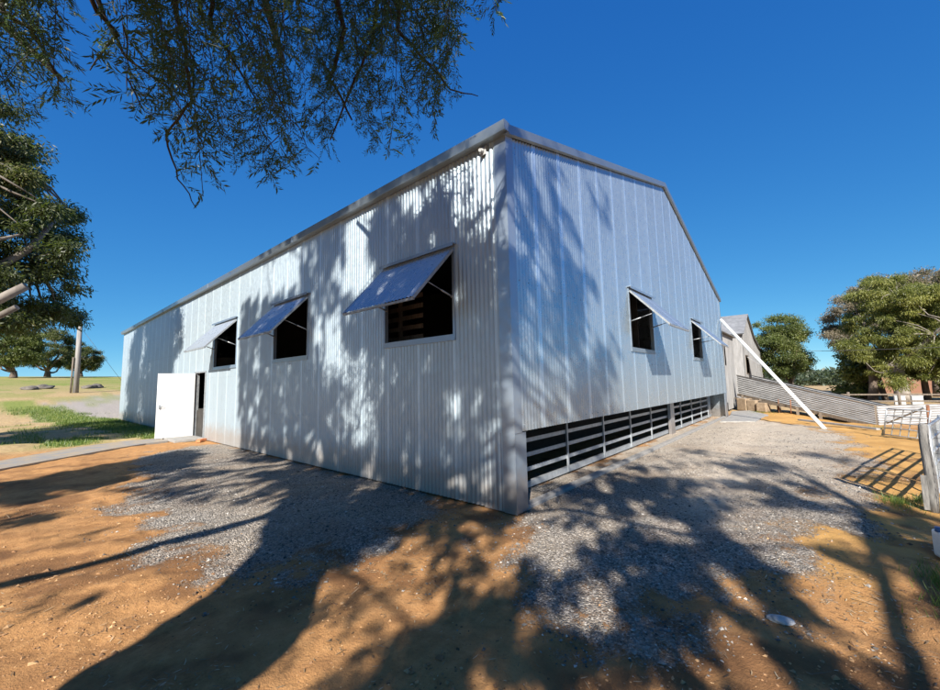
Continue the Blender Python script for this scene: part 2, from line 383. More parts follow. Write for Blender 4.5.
# ---- loose stones, litter and grass (nobody could count them)
def octa(P,R,tone,name,mat,label,kind='stuff',flat=.6):
    n=len(P); d=np.array([[1,0,0],[-1,0,0],[0,1,0],[0,-1,0],[0,0,1],[0,0,-1]],float)
    ang=RNG.uniform(0,6.28,n); ca,sa=np.cos(ang),np.sin(ang)
    j=RNG.uniform(.6,1.25,(n,6,1)); V=d[None]*j*R[:,None,None]; V+=RNG.normal(0,.18,(n,6,3))*R[:,None,None]; V[:,:,2]*=flat
    x=V[:,:,0]*ca[:,None]-V[:,:,1]*sa[:,None]; y=V[:,:,0]*sa[:,None]+V[:,:,1]*ca[:,None]
    V=np.stack([x,y,V[:,:,2]],-1)+P[:,None,:]
    T=np.array([[0,2,4],[2,1,4],[1,3,4],[3,0,4],[2,0,5],[1,2,5],[3,1,5],[0,3,5]])
    F=(np.arange(n)[:,None,None]*6+T[None]).reshape(-1,3)
    o=npmesh(name,V.reshape(-1,3),F,mat,None,dict(tone=np.repeat(tone,6)))
    return tag(o,label,'gravel' if 'gravel' in name else 'stones',kind=kind)
def scatter(n,x0,x1,y0,y1,maskf,fall=1.6):
    x=RNG.uniform(x0,x1,n); y=RNG.uniform(y0,y1,n); px,py,d=project(np.stack([x,y,0*x],1))
    vis=(d>.3)&(px>-60)&(px<1000)&(py<740)&~((x>4.05)&(y>3.0))
    p=maskf(x,y)*np.minimum(1,(fall/np.maximum(d,.1))**1.3)
    k=vis&(RNG.uniform(0,1,n)<p); return x[k],y[k]
t=NT('gravel_stone'); v=t.attr('tone')
t.ln(t.ramp(v,[(0.,(.055,.052,.048)),(.5,(.17,.156,.14)),(.85,(.30,.272,.24)),(1.,(.52,.49,.44))]),t.p.inputs['Base Color']); t.p.inputs['Roughness'].default_value=.85; M['stone']=t.m
x,y=scatter(420000,.6,15,-1.2,13.8,lambda x,y:masks(x,y)[0]**1.1*(.35+.65*vnoise(x,y,2.5,71))*(1-.75*np.exp(-((y-1.0-.03*x)/.3)**2)*(x>5.5)),2.4)
R=RNG.gamma(3.2,.0019,len(x))+.0035
octa(np.stack([x,y,gz(x,y)+R*.2],1),R,RNG.uniform(0,1,len(x))**1.3,'gravel_stones',M['stone'],'loose grey crushed gravel spread along the foot of both shed walls')
t=NT('soil_clod'); v=t.attr('tone')
t.ln(t.ramp(v,[(0.,(.09,.05,.025)),(.5,(.28,.15,.07)),(1.,(.48,.29,.14))]),t.p.inputs['Base Color']); t.p.inputs['Roughness'].default_value=.95; M['clod']=t.m
x,y=scatter(90000,-.4,9,-1.6,8.5,lambda x,y:(1-masks(x,y)[0])*(.15+.85*sstep(.5,.7,vnoise(x,y,1.7,21))),1.7)
R=RNG.gamma(1.6,.0034,len(x))+.002
octa(np.stack([x,y,gz(x,y)+R*.1],1),R,RNG.uniform(0,1,len(x)),'soil_clods',M['clod'],'small crumbs of brown earth scattered over the bare soil')
def blades(P,L,W,lean,tone):
    n=len(P); a=RNG.uniform(0,6.28,n); dx=np.stack([np.cos(a),np.sin(a),0*a],1); b=RNG.uniform(0,6.28,n); ln=np.stack([np.cos(b)*lean,np.sin(b)*lean,np.ones(n)],1)
    V=np.stack([P-dx*W[:,None]/2,P+dx*W[:,None]/2,P+ln*L[:,None]],1)
    return V.reshape(-1,3),np.arange(3*n).reshape(-1,3),np.repeat(tone,3)
# green grass along the far half of the long wall and in patches
n=60000; x=RNG.uniform(-4,4.05,n); y=RNG.uniform(15,38,n); k=(RNG.uniform(0,1,n)<sstep(.3,.9,masks(x,y)[2])*.8*(1-sstep(34,38,y)))&~inpoly(x,y,PATH)&~((x>3.1)&(y<16.6)); x=x[k];y=y[k]
# tufts by the post at the right
tx=[];ty=[]
for (cx,cy,r,m) in ((7.35,-.66,.16,420),(7.6,-.9,.12,200),(4.75,-.62,.13,260),(4.3,-.6,.1,160),(19.2,-1.6,.5,300),(22.3,2.0,.4,300),(3.9,-.6,.2,80)):
    tx.append(RNG.normal(cx,r,m)); ty.append(RNG.normal(cy,r*.6,m))
x2=np.concatenate(tx); y2=np.concatenate(ty)
xa=np.concatenate([x,x2]); ya=np.concatenate([y,y2]); L=np.concatenate([RNG.uniform(.05,.16,len(x)),RNG.uniform(.03,.11,len(x2))]); W=np.concatenate([np.full(len(x),.02),np.full(len(x2),.006)])
V,F,T=blades(np.stack([xa,ya,gz(xa,ya)],1),L,W,.4,np.clip(RNG.normal(.45,.22,len(xa)),0,1))
tag(npmesh('grass',V,F,M['grass'],None,dict(tone=T)),'short green grass in a strip by the long wall and in tufts','grass',kind='stuff')
# fallen twigs and dry leaves
x,y=scatter(80000,-.3,9,-1.6,8.5,lambda x,y:(.12+.88*sstep(.55,.72,vnoise(x,y,1.1,31)))*(1-.7*masks(x,y)[0]),1.8)
n=len(x); a=RNG.uniform(0,6.28,n); L=RNG.uniform(.012,.06,n)*np.where(RNG.uniform(0,1,n)<.04,3.,1.); P=np.stack([x,y,gz(x,y)+.006],1); dx=np.stack([np.cos(a),np.sin(a),RNG.uniform(-.1,.25,n)],1)*L[:,None]; w=np.stack([-np.sin(a),np.cos(a),0*a],1)*.0022
V=np.stack([P-w,P+w,P+dx+w*.3,P+dx*.5-w*2.2],1).reshape(-1,3)
tag(npmesh('leaf_litter',V,np.arange(4*n).reshape(-1,4),M['litter'],None,dict(tone=np.repeat(RNG.uniform(0,1,n),4))),'fallen dry twigs and leaf bits strewn over the bare soil','litter',kind='stuff')
# ================= SHED
X0,Y0,X1,Y1=4.114,2.865,19.69,30.1; XR=11.9; ZE=4.93; ZR=7.12; SB=.98
shed=empty('shearing_shed',(X0,Y0,0),'large new silver corrugated shed with propped shutters and a slatted opening below its gable','shed')
WL=[(3.86,5.44,2.31,3.56),(8.17,9.82,2.28,3.56),(12.3,14.15,2.28,3.57)]
DY0,DY1=14.9,15.95; DH=2.15
rake=lambda s: ZE+(ZR-ZE)*(1-abs(s-XR)/(XR-X0))-.05
V,F=corrugated(Y0+.16,Y1,lambda s:.015,lambda s:ZE-.02,WL+[(DY0,DY1,.0151,DH)],lambda s,z,o:(X0-o,s,z))
npmesh('wall',V,F,M['wallL'],shed,None,True)
WR=[(8.51,10.03,2.29,3.51),(14.13,15.47,2.28,3.45)]
V,F=corrugated(X0+.14,X1-.02,lambda s:SB,lambda s:rake(s),WR,lambda s,z,o:(s,Y0-o,z),phase=.2)
npmesh('wall',V,F,M['wallR'],shed,None,True)
# back walls, roof, floor (inside faces are dark)
m=MB(); m.box(X1-.03,X1,Y0+.03,Y1,.0,ZE); m.box(X0,X1,Y1,Y1+.03,0,ZE); m.add([(X0,Y1+.01,ZE),(X1,Y1+.01,ZE),(XR,Y1+.01,ZR)],[(0,1,2)])
m.build('rear_wall',M['wallR'],shed)
m=MB()
for sx,xa in ((-1,X0-.05),(1,X1+.05)):
    m.add([(xa,Y0-.06,ZE+.0),(XR,Y0-.06,ZR+.015),(XR,Y1+.1,ZR+.015),(xa,Y1+.1,ZE),(xa,Y0-.06,ZE+.05),(XR,Y0-.06,ZR+.065),(XR,Y1+.1,ZR+.065),(xa,Y1+.1,ZE+.05)],
          [(0,1,2,3),(4,5,6,7),(0,1,5,4),(3,2,6,7),(0,3,7,4)])
m.build('roof',M['gutter'],shed)
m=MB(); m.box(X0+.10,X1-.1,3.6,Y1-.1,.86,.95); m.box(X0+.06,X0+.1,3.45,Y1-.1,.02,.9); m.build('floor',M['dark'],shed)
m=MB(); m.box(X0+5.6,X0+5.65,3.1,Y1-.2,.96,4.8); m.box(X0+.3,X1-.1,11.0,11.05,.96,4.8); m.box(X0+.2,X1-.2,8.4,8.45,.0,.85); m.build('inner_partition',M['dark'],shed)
m=MB()
for k in range(13): m.box(4.78,4.80,5.25,7.4,1.1+.19*k,1.18+.19*k)
for yy in (5.9,7.3): m.box(4.805,4.86,yy,yy+.07,.96,3.6)
m.build('pen_rail',M['timber'],shed)
# corner and rake flashings
m=MB(); m.box(X0-.016,X0+.0,Y0-.016,Y0+.17,.0,ZE-.03); m.box(X0+.0,X0+.15,Y0-.016,Y0+.0,SB-.01,ZE-.03)
m.build('corner_flashing',M['trim'],shed)
m=MB(); m.box(X0+.001,X0+.25,Y0-.006,Y0+.5,.0,SB-.012); m.build('corner_panel',M['trim'],shed)
m=MB(); m.box(X1-.45,X1,Y0-.008,Y0+.02,.0,SB-.01); m.build('corner_panel',M['trim'],shed)
m=MB(); m.box(X1-1.0,X1-.46,3.40,3.44,.0,SB); m.build('corner_panel',M['trim'],shed)
m=MB(); m.box(X1-.14,X1+.014,Y0-.018,Y0-.002,SB-.01,ZE-.05); m.build('corner_flashing',M['trim'],shed)
m=MB()
for xa,xb in ((X0-.07,XR),(X1+.07,XR)):
    za,zb=ZE+.055,ZR+.075
    P=[(xa,Y0-.075,za-.13),(xb,Y0-.075,zb-.13),(xb,Y0-.075,zb),(xa,Y0-.075,za),(xb,Y0+.12,zb+.006),(xa,Y0+.12,za+.006)]
    m.add(P,[(0,1,2,3),(3,2,4,5)]); m.add([(xa,Y0-.075,za-.13),(xb,Y0-.075,zb-.13),(xb,Y0-.02,zb-.135),(xa,Y0-.02,za-.135)],[(0,1,2,3)])
m.build('barge_capping',M['gutter'],shed)
# gutter: a folded quad profile along the eave
m=MB(); prof=[(0,.0),(-.115,.0),(-.12,.02),(-.135,.125),(-.125,.135),(-.125,.13),(-.11,.125),(-.10,.012),(0,.012)]
y0,y1=Y0-.09,Y1+.1; vs=[(X0-.012+a,y,ZE-.055+b) for y in (y0,y1) for a,b in prof]; n=len(prof)
m.add(vs,[(i,(i+1)%n,(i+1)%n+n,i+n) for i in range(n)]); m.add([(X0-.012+a,y0-.001,ZE-.055+b) for a,b in prof[:5]]+[(X0-.012,y0-.001,ZE+.07)],[(0,1,2,3,4,5)])
for yy in np.arange(y0+.9,y1,1.2): m.box(X0-.14,X0-.02,yy,yy+.02,ZE+.062,ZE+.067)
g=m.build('gutter',M['gutter'],shed)
for yy in (8.7,14.6,20.5,26.4):
    m=MB(); m.box(X0-.150,X0-.012,yy,yy+.05,ZE-.058,ZE+.078); m.build('gutter_joint',M['trim'],g)
m=MB(); m.tube([(X0-.03,3.22,4.80),(X0-.085,3.22,4.78)],.03,12); m.tube([(X0-.085,3.22,4.78),(X0-.12,3.20,4.765)],[.026,.022],12); m.box(X0-.035,X0-.016,3.17,3.27,4.74,4.84); m.build('sensor',M['tub'],shed)
def screws(rows_,cols,f,name='screws'):
    V=[];F=[];T_=np.array([[0,2,4],[2,1,4],[1,3,4],[3,0,4],[2,0,5],[1,2,5],[3,1,5],[0,3,5]]); d=np.array([[1,0,0],[-1,0,0],[0,1,0],[0,-1,0],[0,0,1],[0,0,-1]])*.0085
    P=[f(c_,r_) for r_ in rows_ for c_ in cols]; P=np.array([p for p in P if p is not None]); V=(P[:,None]+d[None]).reshape(-1,3); F=(np.arange(len(P))[:,None,None]*6+T_[None]).reshape(-1,3)
    o=npmesh(name,V,F,M['screw'],shed); o['kind']='stuff'
inw=lambda s,z,W:any(w[0]-.06<s<w[1]+.06 and w[2]-.1<z<w[3]+.1 for w in W)
screws((.12,1.0,1.95,2.95,3.9,4.72),np.arange(3.04,24,.228),lambda c_,r_:None if inw(c_,r_,WL+[(DY0,DY1,0,DH)]) else (X0-.010,c_,r_),'wall_screws')
screws((1.06,1.95,2.95,3.9,4.8,5.8,6.7),np.arange(4.33,19.4,.228),lambda c_,r_:None if inw(c_,r_,WR) or r_>rake(c_)-.1 else (c_,Y0-.010,r_),'wall_screws')
# windows: frame, head flashing, corrugated shutter, two struts
def window(side,a0,a1,z0,z1,L=1.14,drop=.82,outw=.79):
    """side 'L': a runs along y on the long wall, 'R': a runs along x on the gable wall"""
    T=(lambda a,o,z:(X0-o,a,z)) if side=='L' else (lambda a,o,z:(a,Y0-o,z))
    def bx(m,aa,ab,oa,ob,za,zb):
        p=T(aa,oa,za); q=T(ab,ob,zb); m.box(min(p[0],q[0]),max(p[0],q[0]),min(p[1],q[1]),max(p[1],q[1]),za,zb)
    m=MB(); w=.045
    bx(m,a0-w,a0,-.05,.022,z0-w,z1+w); bx(m,a1,a1+w,-.05,.022,z0-w,z1+w); bx(m,a0+.001,a1-.001,-.05,.022,z0-w,z0); bx(m,a0+.001,a1-.001,-.05,.022,z1,z1+w)
    bx(m,a0-w,a1+w,-.02,.030,z0-w-.045,z0-w-.001)
    fr=m.build('window_frame',M['trim'],shed)
    m=MB(); bx(m,a0-.08,a1+.08,.0,.085,z1+w+.012,z1+w+.03); bx(m,a0-.08,a1+.08,.078,.086,z1+w-.02,z1+w+.011); m.build('head_flashing',M['trim'],fr)
    # shutter sheet: hinge at (o=.03,z1) down to (outw,z1-drop)
    n=int((a1-a0+.06)/.076*6); aa=np.linspace(a0-.03,a1+.03,n); nrm=np.array([drop,outw-.03]); nrm/=np.hypot(*nrm)
    V=[];F=[]
    for i,a in enumerate(aa):
        off=.008*math.cos(2*math.pi*a/.076)
        for (o,z) in ((.035,z1+.005),(outw,z1-drop)): V.append(T(a,o+nrm[0]*off,z+nrm[1]*off))
        if i: F.append((2*i-2,2*i-1,2*i+1,2*i))
    sh=npmesh('shutter',V,F,M['shutter'] if side=='L' else M['wallR'],fr,None,True)
    m=MB()
    for a in (a0-.03,a1+.03): m.bar(T(a,.035,z1-.02),T(a,outw+.005,z1-drop-.022),.032,.035)
    m.bar(T(a0-.03,outw-.01,z1-drop-.028),T(a1+.03,outw-.01,z1-drop-.028),.03,.03); m.bar(T(a0-.03,.05,z1-.035),T(a1+.03,.05,z1-.035),.03,.03)
    m.build('shutter_frame',M['galv'],sh)
    for a in (a0+.02,a1-.02):
        m=MB(); f=.62; p=T(a,.035+(outw-.035)*f,z1-drop*f-.05); q=T(a,.0,z0+.55); pm=tuple(p[i]*.45+q[i]*.55 for i in range(3))
        m.tube([q,pm],.013,8); m.tube([pm,p],.007,8); m.tube([T(a-.02,.0,z0+.55),T(a+.02,.0,z0+.55)],.018,8)
        m.build('strut',M['galv'],fr)
for k,(a0,a1,z0,z1) in enumerate(WL): window('L',a0,a1,z0,z1)
for a0,a1,z0,z1 in WR: window('R',a0,a1,z0,z1,outw=.775,drop=.80)
# door
m=MB(); m.box(X0-.03,X0+.1,DY0-.05,DY0,.02,DH+.05); m.box(X0-.03,X0+.1,DY1,DY1+.05,.02,DH+.05); m.box(X0-.03,X0+.1,DY0+.001,DY1-.001,DH,DH+.05); m.box(X0-.02,X0+.1,DY0+.001,DY1-.001,.02,.05)
m.build('door_frame',M['galv'],shed)
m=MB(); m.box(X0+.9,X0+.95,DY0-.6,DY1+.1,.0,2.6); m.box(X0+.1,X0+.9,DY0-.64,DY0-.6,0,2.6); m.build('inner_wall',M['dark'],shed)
th=math.radians(84); DW=1.0
m=MB(); d=Vector((-math.sin(th),math.cos(th),0)); n_=Vector((-d.y,d.x,0)); a=Vector((X0-.035,DY1-.02,.07)); b=a+d*DW; c2=Vector((0,0,DH-.08))
P=[]
for q in (a,b):
    for s in (-.02,.02): P+=[q+n_*s]
P=P+[p+c2 for p in P]
m.add(P,[(0,1,3,2),(4,6,7,5),(0,4,5,1),(2,3,7,6),(1,5,7,3),(0,2,6,4)])
dr=m.build('door',M['whitedoor'],shed,bevel=.003)
m=MB()
for s in (-1,1):
    h=b-d*.07+n_*.02*s; m.box(h.x-.02,h.x+.02,h.y-.03,h.y+.03,1.0,1.12)
    m.tube([h+Vector((0,0,1.0)),h+n_*.05*s+Vector((0,0,1.0)),h+n_*.05*s-d*.11+Vector((0,0,1.0))],.011,8)
m.build('door_handle',M['galv'],dr)
for zz in (.3,1.1,1.95):
    m=MB(); m.tube([(X0-.04,DY1-.005,zz-.05),(X0-.04,DY1-.005,zz+.05)],.012,8); m.build('hinge',M['galv'],dr)
# slatted under-floor screen, set back from the gable wall
YG=3.42
sc=None
m=MB(); m.box(X0+.26,X1-.5,YG-.03,YG+.03,.02,.11); sc=m.build('slatted_screen',M['railzinc'],shed)
m=MB()
for z in (.29,.505,.72,.93): m.box(X0+.26,X1-1.01,YG-.022,YG-.008,z-.031,z+.031)
m.build('rail',M['railzinc'],sc)
for x in (6.47,8.06,9.64,11.2,14.3,15.8,17.3,18.6):
    m=MB(); m.box(x-.02,x+.02,YG-.05,YG-.0225,.03,.97); m.build('upright',M['railzinc'],sc)
for x in (12.95,):
    m=MB(); m.box(x-.20,x+.20,YG-.13,YG-.05,-.02,.975); m.build('post',M['trim'],shed)
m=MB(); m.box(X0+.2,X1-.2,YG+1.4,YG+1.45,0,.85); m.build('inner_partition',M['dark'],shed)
# concrete kerb under the gable wall
m=MB(); m.box(X0+.27,19.9,Y0+.02,Y0+.15,-.03,.035); o=m.build('kerb',M['concrete'],None,bevel=.01); tag(o,'long narrow concrete kerb on the gravel under the gable wall','kerb')
m=MB(); m.add([(17.0,2.75,.03),(17.7,1.75,.03),(20.8,1.6,.03),(23.2,2.5,.03),(22.4,3.1,.03),(20.0,2.84,.03)]+[(17.0,2.75,-.05),(17.7,1.75,-.05),(20.8,1.6,-.05),(23.2,2.5,-.05),(22.4,3.1,-.05),(20.0,2.84,-.05)],[(0,1,2,3,4,5)]+[(i,i+6,(i+1)%6+6,(i+1)%6) for i in range(6)])
o=m.build('concrete_slab',M['concrete']); tag(o,'flat pale concrete slab beyond the gravel at the far shed corner','slab')
m=MB(); m.box(3.32,4.07,14.75,16.6,.0,.075); o=m.build('door_step',M['concrete'],None,bevel=.01); tag(o,'low dark concrete step below the open white door','step')
for i,(x,y,r) in enumerate(((3.98,14.55,.4),(3.85,14.35,1.1))):
    m=MB(); m.box(-.11,.11,-.055,.055,0,.075); o=m.build('brick',M['brick'],None,bevel=.006); o.location=(x,y,.0); o.rotation_euler=(0,0,r)
    tag(o,['orange brick lying nearer the step below the white door','orange brick lying farther from the step below the white door'][i],'brick',group='orange bricks by the door step')
# white pole leaning on the far corner
m=MB(); m.tube([(19.25,2.78,4.02),(16.25,-.1,-.02)],.055,14); o=m.build('pole',M['whitepole']); tag(o,'long white round pole leaning from the far gable corner to the ground','pole')
def ray(px,py): 
    r=RM@np.array([px-470,-(py-345),-FOC]); return r
def at_x(px,py,x): r=ray(px,py); return np.array([0,0,CAMZ])+r*x/r[0]
def at_y(px,py,y): r=ray(px,py); return np.array([0,0,CAMZ])+r*y/r[1]
def at_d(px,py,d): r=ray(px,py); return np.array([0,0,CAMZ])+r*d/FOC
# ================= OLD SHED beyond
old=empty('old_shed',(22,3.2,0),'old weathered iron shed with a steep gable behind the new shed','shed')
YO=3.6; gp=[(33,4.72),(36.14,6.3),(39.5,4.78),(42.8,4.12),(46.25,3.98)]
top=lambda s: float(np.interp(s,[p[0] for p in gp],[p[1] for p in gp]))
V,F=corrugated(33,46.25,lambda s:.0,top,[(33.75,35.3,1.9,3.15)],lambda s,z,o:(s,YO-o,z),amp=.010)
npmesh('wall',V,F,M['oldiron'],old,None,True)
m=MB(); m.box(33,33.03,YO+.02,18,0,4.7); m.box(46.2,46.25,YO+.02,18,0,3.95); m.box(33,46.25,18,18.03,0,4.); m.box(34,46,6,6.05,0,3.9); m.build('rear_wall',M['oldiron'],old)
m=MB(); q=[(32.7,4.55)]+gp[1:4]+[(46.6,3.95)]
vs=[(x,y,z+dz) for y in (YO-.15,18.2) for dz in (.03,.08) for x,z in q]; n=5
fs=[]
for i in range(4): fs+=[(i,i+1,2*n+i+1,2*n+i),(n+i,n+i+1,3*n+i+1,3*n+i),(i,i+1,n+i+1,n+i)]
m.add(vs,fs); m.build('roof',M['oldroof'],old)
m=MB(); m.box(33.7,35.35,YO-.03,YO+.0,1.84,1.9); m.box(33.7,35.35,YO-.03,YO,3.15,3.2); m.box(33.7,33.75,YO-.03,YO,1.9,3.15); m.box(35.3,35.35,YO-.03,YO,1.9,3.15); fr=m.build('window_frame',M['timber'],old)
m=MB(); m.bar((33.7,YO-.45,2.75),(35.35,YO-.45,2.75),.9,.03,(0,-.65,.75)); m.build('shutter',M['oldiron'],fr)
V,F=corrugated(20.4,25.25,lambda s:.1+.35*(s<22.2),lambda s:3.72,[(22.3,22.75,2.2,3.3)],lambda s,z,o:(s,3.2-o,z),amp=.012,lap=.7)
npmesh('lean_to_wall',V,F,M['oldiron'],old,None,True)
m=MB(); m.add([(20.3,3.05,3.74),(25.4,3.05,3.74),(25.4,YO+4,4.0),(20.3,YO+4,4.0),(20.3,3.05,3.78),(25.4,3.05,3.78),(25.4,YO+4,4.04),(20.3,YO+4,4.04)],[(0,1,2,3),(4,5,6,7),(0,1,5,4),(1,2,6,5),(0,3,7,4)]); m.build('lean_to_roof',M['oldroof'],old)
m=MB(); m.box(25.2,25.25,3.25,7,.0,3.7); m.box(20.4,25.2,4.6,4.65,0,3.7); m.build('rear_wall',M['oldiron'],old)
for x in (20.45,23.3,25.2):
    m=MB(); m.box(x-.07,x+.07,3.22,3.36,0,3.7); m.build('post',M['timber'],old)
# ================= SHEEP RAMP
A=np.array([24.1,3.0]); B=np.array([20.44,-1.52]); dv=(B-A)/np.linalg.norm(B-A); nv=np.array([dv[1],-dv[0]])   # nv points to the viewer side
if nv[0]>0: nv=-nv
ramp=empty('sheep_ramp',(24,3,0),'long sloping sheep ramp with pale corrugated iron sides running down from the old shed','ramp')
def longpanel(P,Q,zp,zq,name,parent,mat,waves=9,amp=.02,nrm=None,sheets=1):
    P=np.array(P,float);Q=np.array(Q,float); d=(Q-P)/np.linalg.norm(Q-P); n2=np.array([d[1],-d[0]]) if nrm is None else nrm
    per=8; V=[];F=[]; N=waves*per
    L=np.linspace(0,1,9)
    for i,t_ in enumerate(L):
        X=P+(Q-P)*t_; b=zp[0]+(zq[0]-zp[0])*t_; tp=zp[1]+(zq[1]-zp[1])*t_
        for j in range(N+1):
            v=j/N; o=amp*math.cos(2*math.pi*v*waves)+.006*math.sin(i*2.1); V.append((X[0]+n2[0]*o,X[1]+n2[1]*o,b+(tp-b)*v))
    for i in range(8):
        for j in range(N): a=i*(N+1)+j; F.append((a,a+N+1,a+N+2,a+1))
    return npmesh(name,V,F,mat,parent,None,True)
longpanel(A,B,(.83,1.71),(-.17,.50),'side_panel',ramp,M['panel'],10,.016,nv)
A2=A-nv*.9; B2=B-nv*.9; longpanel(A2,B2,(.83,1.71),(-.17,.46),'side_panel',ramp,M['panel'],10,.02,nv)
m=MB(); m.bar((*(A-nv*.45),.80),(*(B-nv*.45),-.16),.85,.04); m.build('deck',M['timber'],ramp)
for s,w in ((.04,.13),):
    m=MB(); m.bar((*(A+nv*.04),.74),(*(B+nv*.04),-.24),.05,.12); m.build('beam',M['timber'],ramp)
m=MB(); m.bar((*(A+nv*.2),.58),(*(A+nv*.2+dv*3.1),.28),.05,.10); m.build('beam',M['timber'],ramp)
m=MB(); m.tube([(*(A+nv*.01),1.73),(*(B+nv*.01),.51)],.016,8); m.build('top_rail',M['timber'],ramp)
for k,tt in enumerate((.05,.22,.38,.52,.68,1.0)):
    p=A+(B-A)*tt+nv*.05; zt=.83-1.0*tt
    for off in (0,-.95):
        q=p+nv*off; m=MB(); m.box(q[0]-.05,q[0]+.05,q[1]-.05,q[1]+.05,-.3,max(-.2,zt-.03)); m.build('post',M['timber'],ramp)
for k,(tt,w,h,of) in enumerate(((.10,.52,.58,.25),(.185,.45,.52,.2),(.27,.42,.42,.22))):
    p=A+(B-A)*tt+nv*of; m=MB(); m.box(-w/2,w/2,-.2,.2,0,h); o=m.build('stone_block',M['block'],None,bevel=.03); o.location=(p[0],p[1],0); o.rotation_euler=(0,0,math.atan2(dv[1],dv[0])+.1*k)
    tag(o,['tallest sandstone block under the top of the sheep ramp','middle sandstone block of the three under the sheep ramp','lowest sandstone block of the three under the sheep ramp'][k],'block',group='stone blocks under the ramp')
V=[];
g1=at_x(801,421,18.3); 
m=MB(); m.bar((18.6,.55,.05),(16.4,-1.25,.04),.12,.05); o=m.build('plank',M['oldiron']); tag(o,'long pale plank lying on the ground in front of the sheep ramp','plank')
for q in ((22.6,1.35),(21.9,.9)):
    m=MB(); m.tube([(q[0],q[1],0),(q[0]+.02,q[1]-.02,.6)],.02,6); m.build('support',M['rust'],ramp)
# yard fence of pale iron
yf=empty('yard_fence',(18.2,-1.4,0),'low pale corrugated iron yard fence beyond the orange sand','fence')
longpanel((20.46,-1.59),(22.74,-3.53),(-.2,.49),(-.2,.48),'panel',yf,M['panel'],8,.018)
longpanel((22.76,-3.55),(26.2,-6.6),(-.2,.48),(-.2,.50),'panel',yf,M['panel'],8,.018)
for q in ((20.44,-1.54),(22.77,-3.58),(24.6,-5.15)):
    m=MB(); m.box(q[0]+.02,q[0]+.1,q[1]-.04,q[1]+.04,-.25,.51); m.build('post',M['timber'],yf)
# ================= split post, gates, mesh
m=MB(); zz=[0,.15,.45,.8,1.0,1.02]; rr=[.054,.050,.047,.045,.043,.028]
m.tube([(7.2+.006*math.sin(i*3),-.93+.006*math.cos(i*2),z-.02) for i,z in enumerate(zz)],rr,11)
m.box(7.155,7.165,-.90,-.85,.0,.4)
o=m.build('fence_post',M['post']); tag(o,'thick weathered grey wooden post standing by the sheep yard gate','post')
def gate(name,P,Q,z0,z1,rails,r,mat,label,lean=(0,0,0),stiles=3,par=None,jit=0):
    P=np.array(P,float);Q=np.array(Q,float); ln=np.array(lean); g=empty(name,(P[0],P[1],0),label,'gate')
    for t_ in (0,1): 
        m=MB(); b=P+(Q-P)*t_; m.tube([(*b,z0-.03),(b[0]+ln[0],b[1]+ln[1],z1+.02)],r*1.25,8); m.build('stile',mat,g)
    for k in range(rails):
        m=MB()
        f=k/(rails-1); z=z0+(z1-z0)*f; d=ln[:2]*f
        m.tube([(*(P+d),z),(*((P+Q)/2+d),z+jit*random.uniform(-1,1)),(*(Q+d),z)],r,8); m.build('rail',mat,g)
    for k in range(1,stiles+1):
        m=MB(); b=P+(Q-P)*k/(stiles+1); m.bar((*b,z0),(b[0]+ln[0],b[1]+ln[1],z1),r*1.6,r*.8); m.build('brace',mat,g)
    return g
gate('yard_gate',(7.31,-.98),(8.70,-1.29),.16,.96,6,.019,M['galv'],'nearest galvanised pipe gate hung beside the thick grey post')
gate('yard_gate',(8.80,-1.31),(11.3,-1.95),.16,.98,6,.019,M['galv'],'second galvanised pipe gate, beyond the gate hung on the grey post')
g=gate('loose_gate',(14.9,-1.22),(14.2,-1.86),.06,.72,5,.013,M['galv'],'bent grey pipe gate leaning at the edge of the orange sand',(-.18,-.10,0),4,jit=.02)
m=MB(); m.tube([(14.25,-1.93,-.02),(14.2,-1.95,.86)],.03,8); o=m.build('rusty_post',M['rust']); tag(o,'short rusty steel post beside the bent grey pipe gate','post')
m=MB(); m.tube([(18.4,-1.62,.05),(14.2,-1.90,.80)],.022,8); o=m.build('stay_pipe',M['galv']); tag(o,'long thin pipe sloping down from the rusty post','pipe')
m=MB(); p=np.array([7.1,-.99]); q=np.array([6.35,-1.6])
for k in range(11): 
    z=.04+.09*k; m.tube([(*p,z),(*q,z)],.0022,5)
for k in range(13):
    s=p+(q-p)*k/12; m.tube([(*s,.02),(*s,.97)],.0022,5)
o=m.build('wire_mesh',M['wire']); tag(o,'square wire mesh stretched to the right of the thick grey post','mesh')
# jerrycan, stone
jc=empty('jerrycan',(5.33,-.79,0),'white plastic jerrycan standing on the bare earth at the right edge','jerrycan')
bm=bmesh.new(); bmesh.ops.create_cube(bm,size=1); 
for v in bm.verts: v.co=Vector((v.co.x*.17,v.co.y*.21,v.co.z*.23+.125))
bmesh.ops.bevel(bm,geom=list(bm.edges),offset=.028,segments=4,affect='EDGES',profile=.6)
me=bpy.data.meshes.new('body'); bm.to_mesh(me); bm.free(); me.materials.append(M['plastic'])
for p_ in me.polygons: p_.use_smooth=True
link(bpy.data.objects.new('body',me),jc)
m=MB(); m.tube([(5.33,-.86,.235),(5.33,-.86,.27),(5.33,-.83,.285),(5.33,-.77,.285),(5.33,-.745,.27),(5.33,-.745,.235)],.011,8); m.build('handle',M['plastic'],jc)
m=MB(); m.tube([(5.33,-.70,.235),(5.33,-.70,.275)],.022,14); m.build('cap',M['cap'],jc)
jc.location=(5.36,-.785,0); jc.rotation_euler=(0,0,.3)
